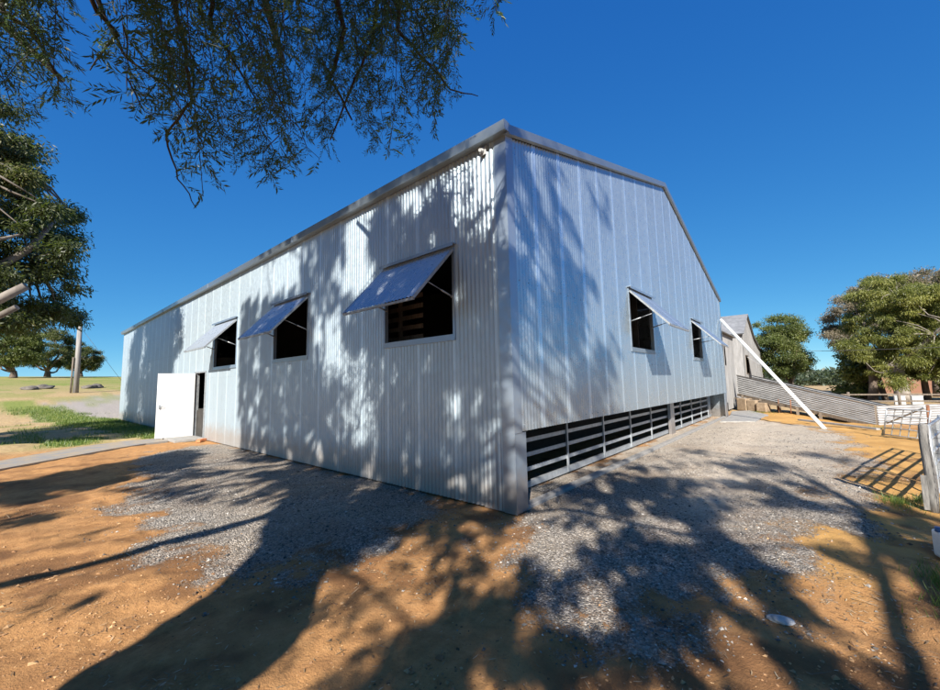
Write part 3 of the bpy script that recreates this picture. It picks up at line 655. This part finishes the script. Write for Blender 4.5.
def rock(x,y,r,h,label,mat,group=None,name='rock',z=None):
    bm=bmesh.new(); bmesh.ops.create_icosphere(bm,subdivisions=3,radius=1)
    sd=random.uniform(0,50)
    for v in bm.verts:
        c_=v.co.copy(); k=1+.28*(float(vnoise(c_.x+sd,c_.y+c_.z*1.7+sd,1.6,5))-.5)*2; v.co=Vector((c_.x*r*k,c_.y*r*.75*k,c_.z*h*k))
    me=bpy.data.meshes.new(name); bm.to_mesh(me); bm.free(); me.materials.append(mat)
    for p_ in me.polygons: p_.use_smooth=True
    o=bpy.data.objects.new(name,me); link(o); o.location=(x,y,(float(gz(x,y)) if z is None else z)+h*.3); o.rotation_euler=(0,0,random.uniform(0,3)); tag(o,label,'rock',group); return o
M['palestone']=simple('pale_stone',(.30,.295,.285),(.5,.49,.47),14,.8,0,.4,40)
rock(3.42,.29,.075,.022,'small flat pale stone lying on the shaded gravel in the foreground',M['palestone'],name='stone')
for i,(px,py,r,lb) in enumerate(((30,390,.6,'dark rock pile farthest left in the green field'),(42,389,.8,'rock pile left of the utility pole in the green field'),(89,388.5,.6,'low dark rock pile right of the utility pole'),(97,388,.6,'pale rock pile right of the utility pole, nearest the shed'))):
    # where that sight line meets the rising field
    P=None
    for Yv in np.arange(35,110,.5):
        p=at_y(px,py,Yv)
        if p[2]<gz(p[0],p[1]): P=p; break
    if P is None: P=at_y(px,py,60)
    rock(P[0],P[1],r,.28,lb,M['rock'],'rock piles in the green field')
# ================= POLE, WIRES
up=empty('utility_pole',(3.33,45,1.5),'tall wooden utility pole with a steel brace standing in the green field','pole')
m=MB(); m.tube([(3.40,45,1.3),(3.37,45,7.3)],[.19,.15],12); m.build('shaft',M['pole'],up)
m=MB(); m.tube([(3.10,44.9,1.3),(3.12,44.9,4.4)],.06,8); m.build('brace',M['timber'],up)
m=MB(); m.tube([(3.4,45,6.9),(6.6,45.5,1.9)],.012,5); m.build('stay_wire',M['wire'],up)
for i,(P,Q) in enumerate((((30,.2,3.05),(60,-22,3.9)),((30,-.4,3.0),(26,-14,3.4)))):
    pts=[Vector(P).lerp(Vector(Q),k/16)-Vector((0,0,.35*math.sin(math.pi*k/16))) for k in range(17)]
    m=MB(); m.tube(pts,.012,5); o=m.build('overhead_wire',M['wire']); tag(o,['thin overhead wire running off behind the big yellow green tree','thin overhead wire sagging in front of the big yellow green tree'][i],'wire',group='overhead wires by the yards')
# tubs and rail fence by the far trees
for i,(x,y) in enumerate(((30.6,-3.25),(30.5,-3.85))):
    m=MB(); m.box(-.20,.20,-.2,.2,0,.45); m.box(-.22,.22,-.22,.22,.451,.49); o=m.build('white_tub',M['tub'],None,bevel=.03); o.location=(x,y,0)
    tag(o,['left one of the two white tubs below the big tree','right one of the two white tubs below the big tree'][i],'tub',group='white tubs below the big tree')
rf=empty('rail_fence',(27,1,0),'low timber rail fence crossing the dry yard before the far trees','fence')
pts=[(27.5,.6),(27.9,-1.2),(28.3,-3),(28.7,-4.8),(29.1,-6.6)]
for q in pts:
    m=MB(); m.tube([(*q,0),(*q,.75)],.06,7); m.build('post',M['timber'],rf)
for z in (.3,.62):
    m=MB(); 
    for a,b in zip(pts[:-1],pts[1:]): m.bar((*a,z),(*b,z+random.uniform(-.02,.02)),.04,.07)
    m.build('rail',M['timber'],rf)
# ================= TREES
def leaves(P,D,L,W,tone):
    """one diamond leaf per row: base P, direction D (unit), length, width"""
    n=len(P); r=RNG.normal(size=(n,3)); s=np.cross(D,r); s/=np.linalg.norm(s,axis=1)[:,None]+1e-9
    L=L[:,None]; W=W[:,None]
    V=np.stack([P,P+D*L*.45+s*W/2,P+D*L,P+D*L*.45-s*W/2],1).reshape(-1,3)
    return V,np.repeat(tone,4)
def unit(v): return v/(np.linalg.norm(v,axis=-1,keepdims=True)+1e-9)
def crown(parent,C,R,per,L,W,mat,droop=.4,name='crown',tonev=None,shell=.45):
    C=np.asarray(C,float);R=np.asarray(R,float); k=np.maximum(4,(per*(R/R.mean())**2).astype(int)); idx=np.repeat(np.arange(len(C)),k); n=len(idx)
    u=unit(RNG.normal(size=(n,3))); rad=np.minimum(np.abs(RNG.normal(0,.60,n)),1.05)*(1-shell)*1.6+shell*.4; sc=np.array([1,1,.62])
    P=C[idx]+u*sc*(rad*R[idx])[:,None]
    D=unit(u*.7+RNG.normal(size=(n,3))*.7+np.array([0,0,-droop]))
    tc=(RNG.uniform(.25,.75,len(C)) if tonev is None else np.asarray(tonev)); tone=np.clip(tc[idx]+RNG.normal(0,.16,n),0,1)
    V,T=leaves(P,D,RNG.uniform(.7,1.3,n)*L,RNG.uniform(.7,1.3,n)*W,tone)
    return npmesh(name,V,np.arange(len(V)).reshape(-1,4),mat,parent,dict(tone=T))
def bend(P,Q,k,amp,seed=None):
    P=np.array(P,float);Q=np.array(Q,float); L=np.linalg.norm(Q-P); out=[]
    o=RNG.normal(size=3)*amp*L
    for i in range(k+1):
        t_=i/k; out.append(P+(Q-P)*t_+o*math.sin(math.pi*t_)+RNG.normal(size=3)*amp*.12*L*(0<i<k))
    return out
def limbs(parent,base,fork,C,r0,mat,nl=8,name='trunk',amp=.10):
    m=MB(); m.tube(bend(base,fork,6,.03),list(np.linspace(r0*1.25,r0*.8,7)),12)
    C=np.asarray(C); sel=RNG.choice(len(C),min(nl,len(C)),replace=False); mids=[]
    for i in sel:
        pts=bend(fork,C[i],7,amp); m.tube(pts,list(np.linspace(r0*.5,r0*.07,8)),8,False); mids+=pts[3:]
    mids=np.array(mids)
    for i,c_ in enumerate(C):
        if i in sel: continue
        j=np.argmin(np.linalg.norm(mids-c_,axis=1)); m.tube(bend(mids[j],c_,4,.1),list(np.linspace(r0*.12,r0*.03,5)),5,False)
    return m.build(name,mat,parent)
def blob_tree(name,base,centre,rad,nc,cr,per,L,W,mat,bark,r0,label,group=None,lumps=None,droop=.4):
    t_=empty(name,base,label,'tree',group); C=[];R=[]
    while len(C)<nc:
        u=unit(RNG.normal(size=3))*RNG.uniform(.35,1)**.6
        if u[2]<-.75: continue
        C.append(np.array(centre)+u*np.array(rad)); R.append(cr*RNG.uniform(.6,1.3))
    C=np.array(C); limbs(t_,base,(base[0],base[1],base[2]+max(.6,(centre[2]-rad[2]-base[2])*1.0)),C,r0,bark)
    crown(t_,C,R,per,L,W,mat,droop); return t_
# distant trees on the left
def ground_hit(px,Yv): 
    p=at_y(px,380,Yv); return (p[0],Yv,float(gz(p[0],Yv)))
for (px,Yv,w,h,lb,mt) in ((13,88,3.2,8.6,'dark round tree at the left of three on the far field',M['darkgreen']),(47,97,4.6,8.8,'broad pale green tree, middle of three on the far field',M['gum']),(80,112,3.0,7.2,'small green tree right of the broad one, behind the utility pole',M['gum'])):
    b=ground_hit(px,Yv); blob_tree('field_tree',b,(b[0],b[1],b[2]+h*.52),(w,w,h*.40),70,.85,420,.24,.10,mt,M['bark'],.38,lb,'trees standing in the far field')
# tree behind the old shed
b=(46,1.7,0); blob_tree('leafy_tree',b,(46,2.2,4.2),(3,2.3,3.2),100,.66,620,.155,.055,M['darkgreen'],M['bark'],.28,'rounded green tree rising behind the old shed gable')
# tall trees at the right, placed by outline
def px_tree(name,base,fork,poly,n,x,dx,cr,per,L,W,mat,bark,r0,label,dpx=0.,group=None,droop=.4,tonef=None,nl=9):
    t_=empty(name,base,label,'tree',group); C=[]
    xs_=[p[0] for p in poly]; ys_=[p[1] for p in poly]
    while len(C)<n:
        qx,qy=RNG.uniform(min(xs_),max(xs_)),RNG.uniform(min(ys_),max(ys_))
        if inpoly(np.array([qx]),np.array([qy]),poly)[0]: C.append(at_x(qx,qy,x+RNG.uniform(-dx,dx)))
    C=np.array(C); limbs(t_,base,fork,C,r0,bark,nl); tv=None if tonef is None else [tonef(c_) for c_ in C]
    crown(t_,C,cr*RNG.uniform(.6,1.3,len(C)),per,L,W,mat,droop,tonev=tv); return t_
P=[(842,345),(846,322),(838,305),(850,292),(862,280),(885,275),(905,278),(930,288),(960,285),(985,310),(985,380),(960,385),(940,372),(925,380),(900,385),(880,370),(868,378),(862,358)]
pepR=px_tree('pepper_tree',(33.7,-3.75,0),(33.9,-3.7,2.2),P,260,34.5,2.4,.50,720,.155,.034,M['yellowgreen'],M['gumbark'],.30,'big yellow green drooping tree beyond the sheep yards',droop=1.2,nl=12)
P=[(826,345),(824,322),(832,300),(845,290),(856,285),(870,278),(905,274),(925,270),(960,270),(975,300),(940,330),(880,330),(852,330),(848,352)]
px_tree('seeding_tree',(42,-6.5,0),(42,-6.2,3.2),P,150,44,2.0,.62,600,.17,.05,M['greybrown'],M['bark'],.35,'grey brown seeding tree showing behind the big yellow green one')
P=[(838,388),(840,370),(850,352),(866,348),(872,372),(868,394),(850,394)]
pepShade=px_tree('dark_tree_clump',(36.5,-2.5,0),(36.5,-2.5,1),P,34,36.8,1.2,.6,420,.22,.10,M['darkgreen'],M['bark'],.25,'shaded lower left part of the big yellow green tree, put in as darker leaves',nl=5)  # shaded foot of the big tree, its shade put into darker leaf colour
P=[(930,372),(928,350),(945,335),(975,340),(985,380),(960,392)]
shB=px_tree('dark_tree_clump',(35.5,-5.9,0),(35.5,-5.9,1.6),P,30,36,1.2,.6,420,.22,.10,M['darkgreen'],M['bark'],.22,'dark green tree at the right edge behind the big yellow green tree',nl=5)
TR_=[pepShade,pepR,shB]
for i,(x,y,r) in enumerate(((34.8,-2.55,.26),(35.5,-3.2,.16),(35.2,-4.9,.17))):
    m=MB(); m.tube(bend((x,y,-.1),(x+.1,y+.1,3.2),5,.04),list(np.linspace(r,r*.6,6)),9); o=m.build('trunk',M['bark'],TR_[i])
# far woodland and mid shrubs
def woodland(name,n,fx,L,mat,label):
    P=fx(n); k=len(P); D=unit(RNG.normal(size=(k,3))); V,T=leaves(P,D,RNG.uniform(.6,1.4,k)*L,RNG.uniform(.6,1.4,k)*L*.7,np.clip(RNG.normal(.5,.25,k),0,1))
    tag(npmesh(name,V,np.arange(len(V)).reshape(-1,4),mat,None,dict(tone=T)),label,'woodland',kind='stuff')
def fx(n):
    x=RNG.uniform(300,760,n); y=RNG.uniform(-330,110,n); h=(2.5+4*vnoise(x,y,.03,4))*(.6+.5*vnoise(x,y,.2,5)); return np.stack([x,y,h*RNG.uniform(0,1,n)**.6],1)
woodland('distant_woodland',60000,fx,3.2,M['wood'],'dark belt of distant woodland along the horizon at the right')
def fx(n):
    x=RNG.uniform(85,150,n); y=RNG.uniform(-4.2,9,n); h=(1.2+2.0*vnoise(x,y,.25,6))*(.5+.6*vnoise(x,y,.8,7)); k=vnoise(x,y,.35,8)>.28; return np.stack([x,y,h*RNG.uniform(0,1,n)**.6],1)[k]
woodland('scrub',26000,fx,.5,M['wood'],'grey green scrub on the flat beyond the ramp')
# ---- gum at the left
P=[(-10,96),(8,104),(25,140),(38,168),(50,198),(76,208),(77,225),(64,255),(72,280),(94,302),(92,321),(66,326),(40,330),(0,345),(-60,350),(-140,340),(-160,60),(-60,60)]
gum=empty('gum_tree',(-7.3,17,0),'big gum tree reaching in at the left edge with two sawn off limbs','tree')
C=[];T_=[]
while len(C)<260:
    qx,qy=RNG.uniform(-160,104),RNG.uniform(60,350)
    if inpoly(np.array([qx]),np.array([qy]),P)[0] and vnoise(qx,qy,.05,12)>.24:
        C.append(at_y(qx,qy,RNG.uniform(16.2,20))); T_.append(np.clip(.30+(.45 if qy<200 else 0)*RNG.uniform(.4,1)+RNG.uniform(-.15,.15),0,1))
C=np.array(C); fork=(-6.4,17.4,3.9)
limbs(gum,(-7.3,17,-.1),fork,C,.42,M['gumbark'],9)
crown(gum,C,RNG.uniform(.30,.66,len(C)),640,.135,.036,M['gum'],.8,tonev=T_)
m=MB()
m.tube([fork]+[at_y(a,b,y) for a,b,y in ((-60,300,17.0),(0,266,17.1),(28,250,17.1),(48,228,17.3),(62,214,17.5))],[.3,.2,.10,.085,.06,.03],10); m.build('limb',M['gumbark'],gum)
m=MB(); m.tube([fork]+[at_y(a,b,y) for a,b,y in ((-60,325,16.0),(0,299,15.9),(26,286,15.7))],[.3,.2,.115,.105],12); m.build('sawn_limb',M['gumbark'],gum)
m=MB(); m.tube([fork]+[at_y(a,b,y) for a,b,y in ((-60,340,15.7),(-5,318,15.5),(17,307,15.2))],[.25,.14,.075,.068],12); m.build('sawn_limb',M['gumbark'],gum)
m=MB(); m.tube([fork]+[at_y(a,b,y) for a,b,y in ((-40,250,16.4),(0,239,16.4),(33,232,16.4))],[.2,.09,.05,.02],8); m.tube([at_y(30,233,16.4),at_y(33,224,16.4)],[.02,.01],6); m.build('dead_branch',M['gumbark'],gum)
# trees out of the frame on the left whose shade reaches the far end of the wall
blob_tree('gum_tree',(-8.7,17,0),(-8,17,10.5),(5.6,3.6,4.8),150,.8,380,.2,.07,M['gum'],M['gumbark'],.4,'tall gum tree standing out of the frame at the left',None,droop=.8)
# ================= PEPPER TREE over the camera
rows=DENS.split(); A0,B0,dc=-5.0,0.0,.25
T=np.array([[int(ch) for ch in r] for r in rows])
def fronds(P,D,L,pairs,lL,lW,tone):
    n=len(P); S_=unit(np.cross(D,RNG.normal(size=(n,3)))); t_=np.linspace(.12,1,pairs)
    VV=[];TT=[]
    dr=np.array([0,0,-.25])
    for k,tk in enumerate(t_):
        base=P+D*(L*tk)[:,None]+dr*(L*tk*tk)[:,None]
        for sg in (-1,1):
            d=unit(D*.75+S_*sg*.75+RNG.normal(size=(n,3))*.18+np.array([0,0,-.2])); ll=lL*RNG.uniform(.7,1.2,n)*(1-.35*abs(tk-.55))
            V,Tn=leaves(base,d,ll,np.full(n,lW)*RNG.uniform(.7,1.2,n),np.clip(tone+RNG.normal(0,.1,n),0,1)); VV.append(V); TT.append(Tn)
    # rachis
    w=S_*.0009; e=P+D*L[:,None]+dr*L[:,None]
    V=np.stack([P-w,P+w,e+w,e-w],1).reshape(-1,3); VV.append(V); TT.append(np.repeat(tone,4))
    return np.concatenate(VV),np.concatenate(TT)
pep=empty('pepper_tree',(-3.6,.5,0),'dark drooping pepper tree hanging its fine leaves in from the top left','tree')
Vl=[];Tl=[]
def hfield(a,b): return -1.6-2.6*vnoise(a,b,.55,41)-.9*vnoise(a,b,2.,42)
PP=[]
ni,nj=T.shape[1],T.shape[0]
Tf=T.astype(float)
for j in range(nj):
    for i in range(ni):
        v=Tf[j,i]/9
        if v<.05: continue
        nn=RNG.poisson(KD*max(0,v*1.15-.06)**1.5)
        if nn==0: continue
        a=A0+(i+RNG.uniform(-.1,1.1,nn))*dc; b=B0+(j+RNG.uniform(-.1,1.1,nn))*dc
        keep=RNG.uniform(0,1,nn)<np.clip((v-.62)*2.6+3.2*(vnoise(a*1.0,b*.55,5.0,51)*.45+vnoise(a,b*.6,11,52)*.55-.40),0.015,1)
        PP.append(np.stack([a[keep],b[keep]],1))
PP=np.concatenate(PP); a,b=PP[:,0],PP[:,1]; h=hfield(a,b)+RNG.normal(0,.35,len(a)); 
def place(a,b,h): return np.stack([a*NV[0]+h*HV[0],a*NV[1]+h*HV[1],b-TE*h],1)
Q=place(a,b,h)
for _ in range(6):
    px,py,d=project(Q); bad=(d>.05)&(px>-120)&(px<1060)&(py>-120)&(py<800)
    h=np.where(bad,h-1.,h); Q=place(a,b,h)
ok=(Q[:,2]>1.0)&~bad; Q=Q[ok]; a=a[ok]; b=b[ok]
print('shade fronds',len(Q))
n=len(Q); D=unit(RNG.normal(size=(n,3))*.8+np.array([0,0,-.7])); Lf=RNG.uniform(.12,.22,n)
V,Tn=fronds(Q-D*(Lf*.5)[:,None],D,Lf,6,.075,.026,RNG.uniform(.1,.6,n)); Vl.append(V);Tl.append(Tn)
# trunk and limbs
TH=-3.0
def sp(a,b,h): return np.array(sun_pt(a,b,h))
m=MB(); base=sp(2.25,-2.0,TH); fk=sp(2.3,1.9,TH)
m.tube([base,sp(2.22,-1.0,TH),sp(2.2,-.2,TH),sp(2.16,.25,TH),sp(2.26,.7,TH),sp(2.22,1.15,TH),sp(2.12,1.45,TH),fk],[.62,.52,.45,.50,.46,.50,.55,.42],18)
m.tube([fk,sp(2.7,2.6,TH),sp(3.3,3.1,TH+.1),sp(3.9,4.0,TH),sp(4.4,5.6,TH),sp(4.6,7.2,TH)],[.40,.30,.24,.2,.14,.08],12)
m.tube([fk,sp(2.1,2.7,TH+.1),sp(1.7,3.8,TH),sp(1.6,5.2,TH+.2),sp(1.2,6.8,TH)],[.36,.26,.2,.15,.08],12)
m.tube([sp(3.0,2.85,TH),sp(3.45,2.95,TH),sp(3.9,2.35,TH),sp(4.55,1.68,TH),sp(5.1,1.4,TH)],[.14,.10,.085,.07,.04],9)
m.build('trunk',M['bark'],pep)
def litfrac(pts):
    P=np.array(pts); a=P[:,:2]@NV; b=P[:,2]+TE*(P[:,:2]@HV); i=np.clip(((a-A0)/dc).astype(int),0,ni-1); j=np.clip((b-B0)/dc,0,nj-1).astype(int); v=T[j,i]
    return np.mean((v<3)&(b>1.0))
m=MB(); forks=np.array([sp(3.3,3.1,TH+.1),sp(3.9,4,TH),sp(4.4,5.6,TH),sp(1.7,3.8,TH),sp(1.6,5.2,TH+.2),sp(1.2,6.8,TH),fk])
sel=RNG.choice(len(Q),90,replace=False); mids=[]
for i in sel:
    f_=forks[np.argmin(np.linalg.norm(forks-Q[i],axis=1))]; pts=bend(f_,Q[i],8,.13); px,py,d=project(np.array(pts))
    if litfrac(pts)>.12: continue
    if ((d>.05)&(px>-40)&(px<980)&(py>-40)&(py<720)).any(): continue
    m.tube(pts,list(np.linspace(.055,.014,9)),7,False); mids+=pts[2:]
m.build('limb',M['bark'],pep)
m=MB(); mids=np.array(mids)
for i in RNG.choice(len(Q),500,replace=False):
    j=np.argmin(np.linalg.norm(mids-Q[i],axis=1))
    if np.linalg.norm(mids[j]-Q[i])<1.6:
        pts=bend(mids[j],Q[i],4,.12); px,py,d=project(np.array(pts))
        if litfrac(pts)<.3 and not ((d>.05)&(px>-40)&(px<980)&(py>-40)&(py<720)).any(): m.tube(pts,list(np.linspace(.012,.004,5)),4,False)
m.build('twig',M['bark'],pep)['kind']='stuff'
# overhead limbs carrying the hanging strings
OV=[[fk,(-2.4,1.6,5.2),(-.6,2.6,5.9),(1.2,3.9,6.2),(2.2,5.2,6.1)],[fk,(-2.6,1.2,5.4),(-.6,1.6,6.0),(1.3,2.4,6.1),(2.7,3.3,5.9)],[fk,(-3.2,1.8,5.0),(-2.2,3.6,5.4),(-1.0,5.4,5.6),(.2,7,5.6)],[fk,(-2.6,.8,5.6),(-.4,.9,6.1),(1.5,1.3,6.1),(3.2,2.2,5.8)]]
m=MB(); OP=[]
for o_ in OV:
    pts=[]
    for p,q in zip(o_[:-1],o_[1:]):
        for k in range(5): pts.append(np.array(p)+(np.array(q)-np.array(p))*k/5)
    pts.append(np.array(o_[-1])); m.tube(pts,list(np.linspace(.13,.03,len(pts))),9); OP+=pts[6:]
OP=np.array(OP); m.build('limb',M['bark'],pep)
SX=[-120,0,30,60,85,100,120,150,175,205,235,262,290,330,355,375,410,435,455,485,500,515]; SY=[115,112,128,92,122,40,90,125,150,205,160,185,178,150,180,150,150,125,110,60,18,8]
tw=MB(); FP=[];FD=[];FL=[];FT=[]
def hang(P,length,outw,rad,side=True,tone=.3):
    """walks UP from the tip P; returns the path"""
    pts=[P.copy()]; p=P.copy(); s=0; w=RNG.normal(size=2)*.25
    while s<length:
        k=min(1,s/1.2); d=np.array([-outw[0]*(.15+.5*k)+w[0]*math.sin(s*3+w[1]*9),-outw[1]*(.15+.5*k)+w[1]*math.cos(s*3),1.0]); d=d/np.linalg.norm(d)*.06; p=p+d; s+=.06; pts.append(p.copy())
    n=len(pts); tw.tube(pts[::2]+[pts[-1]],list(np.linspace(rad*.22,rad*.65,len(pts[::2])+1)),5,False)
    dens=1.0
    for q in list(pts)+list(pts[::2]):
        if RNG.uniform()<dens*.95:
            az=RNG.uniform(0,6.28); FP.append(q); FD.append([math.cos(az)*.85,math.sin(az)*.85,RNG.uniform(-1.1,.1)]); FL.append(RNG.uniform(.09,.17)); FT.append(np.clip(tone+RNG.normal(0,.12),0,1))
    return pts
def lowb(x): return np.interp(x,SX,SY)
hot=[(-120,.5),(0,1.0),(50,.9),(80,.35),(105,.12),(130,.5),(180,.8),(260,.95),(330,1.2),(410,1.3),(440,.75),(465,.25),(512,.08)]
ns=0
while ns<NSTR:
    x=RNG.uniform(-120,514)
    if RNG.uniform()>np.interp(x,[k[0] for k in hot],[k[1] for k in hot])/1.3: continue
    yb=lowb(x); u=RNG.uniform(); y=yb*(.82+.18*RNG.uniform()) if u<.30 else yb*(-.2+1.05*RNG.uniform())
    d=RNG.uniform(1.7,3.8) if x<300 else RNG.uniform(2.3,4.6)
    P=at_d(x,y,d)
    if P[0]>3.2: continue
    ow=np.array([.75,.45])*RNG.uniform(.3,1)
    if x<110: ow=np.array([.35,.3])*RNG.uniform(-.2,1)
    j=np.argmin(np.linalg.norm(OP-P,axis=1)); L=max(.3,min(3.2,(OP[j][2]-P[2])*.9))
    pts=hang(P,L,ow,RNG.uniform(.004,.008),tone=.15+.45*RNG.uniform()**2)
    j=np.argmin(np.linalg.norm(OP-pts[-1],axis=1)); tw.tube(bend(pts[-1],OP[j],4,.05),[.006,.007,.008,.009,.011],5,False)
    for _ in range(RNG.integers(1,4)):
        q=pts[RNG.integers(0,len(pts))]; az=RNG.uniform(0,6.28); l=RNG.uniform(.12,.38); tip=q+np.array([math.cos(az)*l*.7,math.sin(az)*l*.7,-l])
        px,py,dd=project(tip)
        if px[0]<518 and py[0]<lowb(px[0])+6:
            bp=bend(q,tip,5,.12); tw.tube(bp,[.004,.0035,.003,.0025,.002,.0015],4,False)
            for q2 in bp[1:]:
                az=RNG.uniform(0,6.28); FP.append(q2); FD.append([math.cos(az)*.8,math.sin(az)*.8,RNG.uniform(-1.2,0)]); FL.append(RNG.uniform(.08,.15)); FT.append(.3+RNG.normal(0,.12))
    ns+=1
# some heavier crooked branches seen against the sky
for (pp,dd,rr) in (([(84,-30),(96,10),(118,35),(104,50),(90,70)],2.6,(.02,.015,.010,.007,.004)),([(90,-20),(108,25),(128,60),(165,85),(190,125)],2.8,(.02,.014,.01,.008,.004)),([(170,-20),(185,50),(192,100),(165,135),(178,178),(196,208)],2.4,(.016,.012,.010,.007,.005,.003)),([(210,-20),(212,30),(240,70),(262,110)],3.,(.02,.014,.01,.006)),([(330,-20),(345,30),(330,80),(352,120)],3.4,(.03,.02,.014,.008)),([(400,-20),(398,30),(425,60),(450,90),(478,96)],3.6,(.03,.018,.012,.008,.004)),([(380,-20),(372,40),(350,90),(330,140)],3.3,(.02,.014,.01,.006)),([(0,10),(30,28),(48,60),(60,80),(56,95)],2.5,(.016,.012,.01,.006,.003))):
    pts=[at_d(x,y,dd+.12*i) for i,(x,y) in enumerate(pp)]; fine=[]
    for p,q in zip(pts[:-1],pts[1:]):
        for k in range(4): fine.append(p+(q-p)*k/4+RNG.normal(size=3)*.006)
    fine.append(pts[-1]); tw.tube(fine,list(np.interp(np.linspace(0,1,len(fine)),np.linspace(0,1,len(rr)),rr)),6,False)
    j=np.argmin(np.linalg.norm(OP-fine[0],axis=1)); tw.tube(bend(fine[0],OP[j],4,.04),[rr[0],rr[0]*1.1,rr[0]*1.2,rr[0]*1.3,rr[0]*1.5],6,False)
    for q in fine[4:]:
        for _ in range(1):
            az=RNG.uniform(0,6.28); FP.append(q); FD.append([math.cos(az)*.8,math.sin(az)*.8,RNG.uniform(-1,.1)]); FL.append(RNG.uniform(.09,.16)); FT.append(.35)
tw.build('hanging_twig',M['twig'],pep)['kind']='stuff'
FP=np.array(FP);FD=unit(np.array(FD));FL=np.array(FL);FT=np.clip(np.array(FT),0,1); px,py,d=project(FP+FD*FL[:,None]); ok=~((px>0)&(px<940)&(py>lowb(px)+10)&(d>0)); ok&=~((px>516)&(px<960)&(py>-30)&(d>0)); FP,FD,FL,FT=FP[ok],FD[ok],FL[ok],FT[ok]
print('visible fronds',len(FP))
V,Tn=fronds(FP,FD,FL,8,.050,.0085,FT); Vl.append(V);Tl.append(Tn)
V=np.concatenate(Vl); npmesh('crown',V,np.arange(len(V)).reshape(-1,4),M['pepper'],pep,dict(tone=np.concatenate(Tl)))
# second tree behind the camera: its leaning stems stripe the ground at the right
sec=empty('leaning_tree',tuple(sun_pt(-.3,-1.27,-2.0)),'slender leaning tree behind the camera whose stems stripe the ground','tree')
m=MB(); h0=-2.0
m.tube([sp(-.3,-1.4,h0),sp(-.9,.4,h0),sp(-1.84,1.61,h0),sp(-2.7,2.55,h0),sp(-3.6,3.56,h0),sp(-4.4,5.2,h0)],[.10,.06,.05,.045,.04,.02],9); m.build('trunk',M['bark'],sec)
m=MB(); m.tube([sp(-.5,-1.4,h0),sp(-1.5,.5,h0),sp(-2.68,2.15,h0),sp(-3.3,2.95,h0),sp(-3.8,3.9,h0),sp(-4.2,5.4,h0)],[.13,.11,.09,.08,.06,.03],9); m.build('trunk',M['bark'],sec)
C=[sp(RNG.uniform(-5.6,-3.2),RNG.uniform(4.6,6.2),h0+RNG.uniform(-.6,.4)) for _ in range(10)]
crown(sec,C,np.full(10,.4),260,.12,.03,M['pepper'],.8)
# ================= CAMERA, LIGHT, SKY
cam=bpy.data.cameras.new('camera'); co=bpy.data.objects.new('camera',cam); link(co); S.camera=co
from mathutils import Matrix
mt=Matrix([[RM[i][j] for j in range(3)] for i in range(3)]).to_4x4(); mt.translation=Vector((0,0,CAMZ)); co.matrix_world=mt
cam.sensor_fit='HORIZONTAL'; cam.sensor_width=36; cam.lens=FOC/940*36; cam.clip_start=.05; cam.clip_end=6000
sl=bpy.data.lights.new('sun','SUN'); so=bpy.data.objects.new('sun',sl); link(so); sl.energy=SUNE; sl.angle=math.radians(.6); sl.color=(1,.94,.85)
dvec=Vector((HV[0]*math.cos(EL),HV[1]*math.cos(EL),-math.sin(EL))); so.rotation_euler=dvec.to_track_quat('-Z','Y').to_euler(); so.location=(-20,-12,20)
w=bpy.data.worlds.new('World'); S.world=w; w.use_nodes=True; nt=w.node_tree; bg=nt.nodes['Background']
sky=nt.nodes.new('ShaderNodeTexSky'); sky.sky_type='NISHITA'; sky.sun_disc=False; sky.sun_elevation=EL; sky.sun_rotation=math.atan2(-HV[0],-HV[1]); sky.altitude=2000; sky.air_density=SKY[0]; sky.dust_density=SKY[1]; sky.ozone_density=SKY[2]
sc_=nt.nodes.new('ShaderNodeSeparateColor'); cc_=nt.nodes.new('ShaderNodeCombineColor'); nt.links.new(sky.outputs[0],sc_.inputs[0])
for i,(pw,k) in enumerate(((1.15,.082),(.7,.21),(.35,.44))):   # camera grade of the clear inland sky, the same in every direction
    p1=nt.nodes.new('ShaderNodeMath'); p1.operation='POWER'; p1.inputs[1].default_value=pw; p2=nt.nodes.new('ShaderNodeMath'); p2.operation='MULTIPLY'; p2.inputs[1].default_value=k/(SKYS*2**EXPO)
    nt.links.new(sc_.outputs[i],p1.inputs[0]); nt.links.new(p1.outputs[0],p2.inputs[0]); nt.links.new(p2.outputs[0],cc_.inputs[i])
nt.links.new(cc_.outputs[0],bg.inputs['Color']); bg.inputs['Strength'].default_value=SKYS
S.view_settings.view_transform='Standard'; S.view_settings.look='None'; S.view_settings.gamma=1; S.view_settings.exposure=EXPO
S.render.engine='CYCLES'; S.cycles.max_bounces=6; S.cycles.transparent_max_bounces=8
S.render.resolution_x=1024; S.render.resolution_y=752
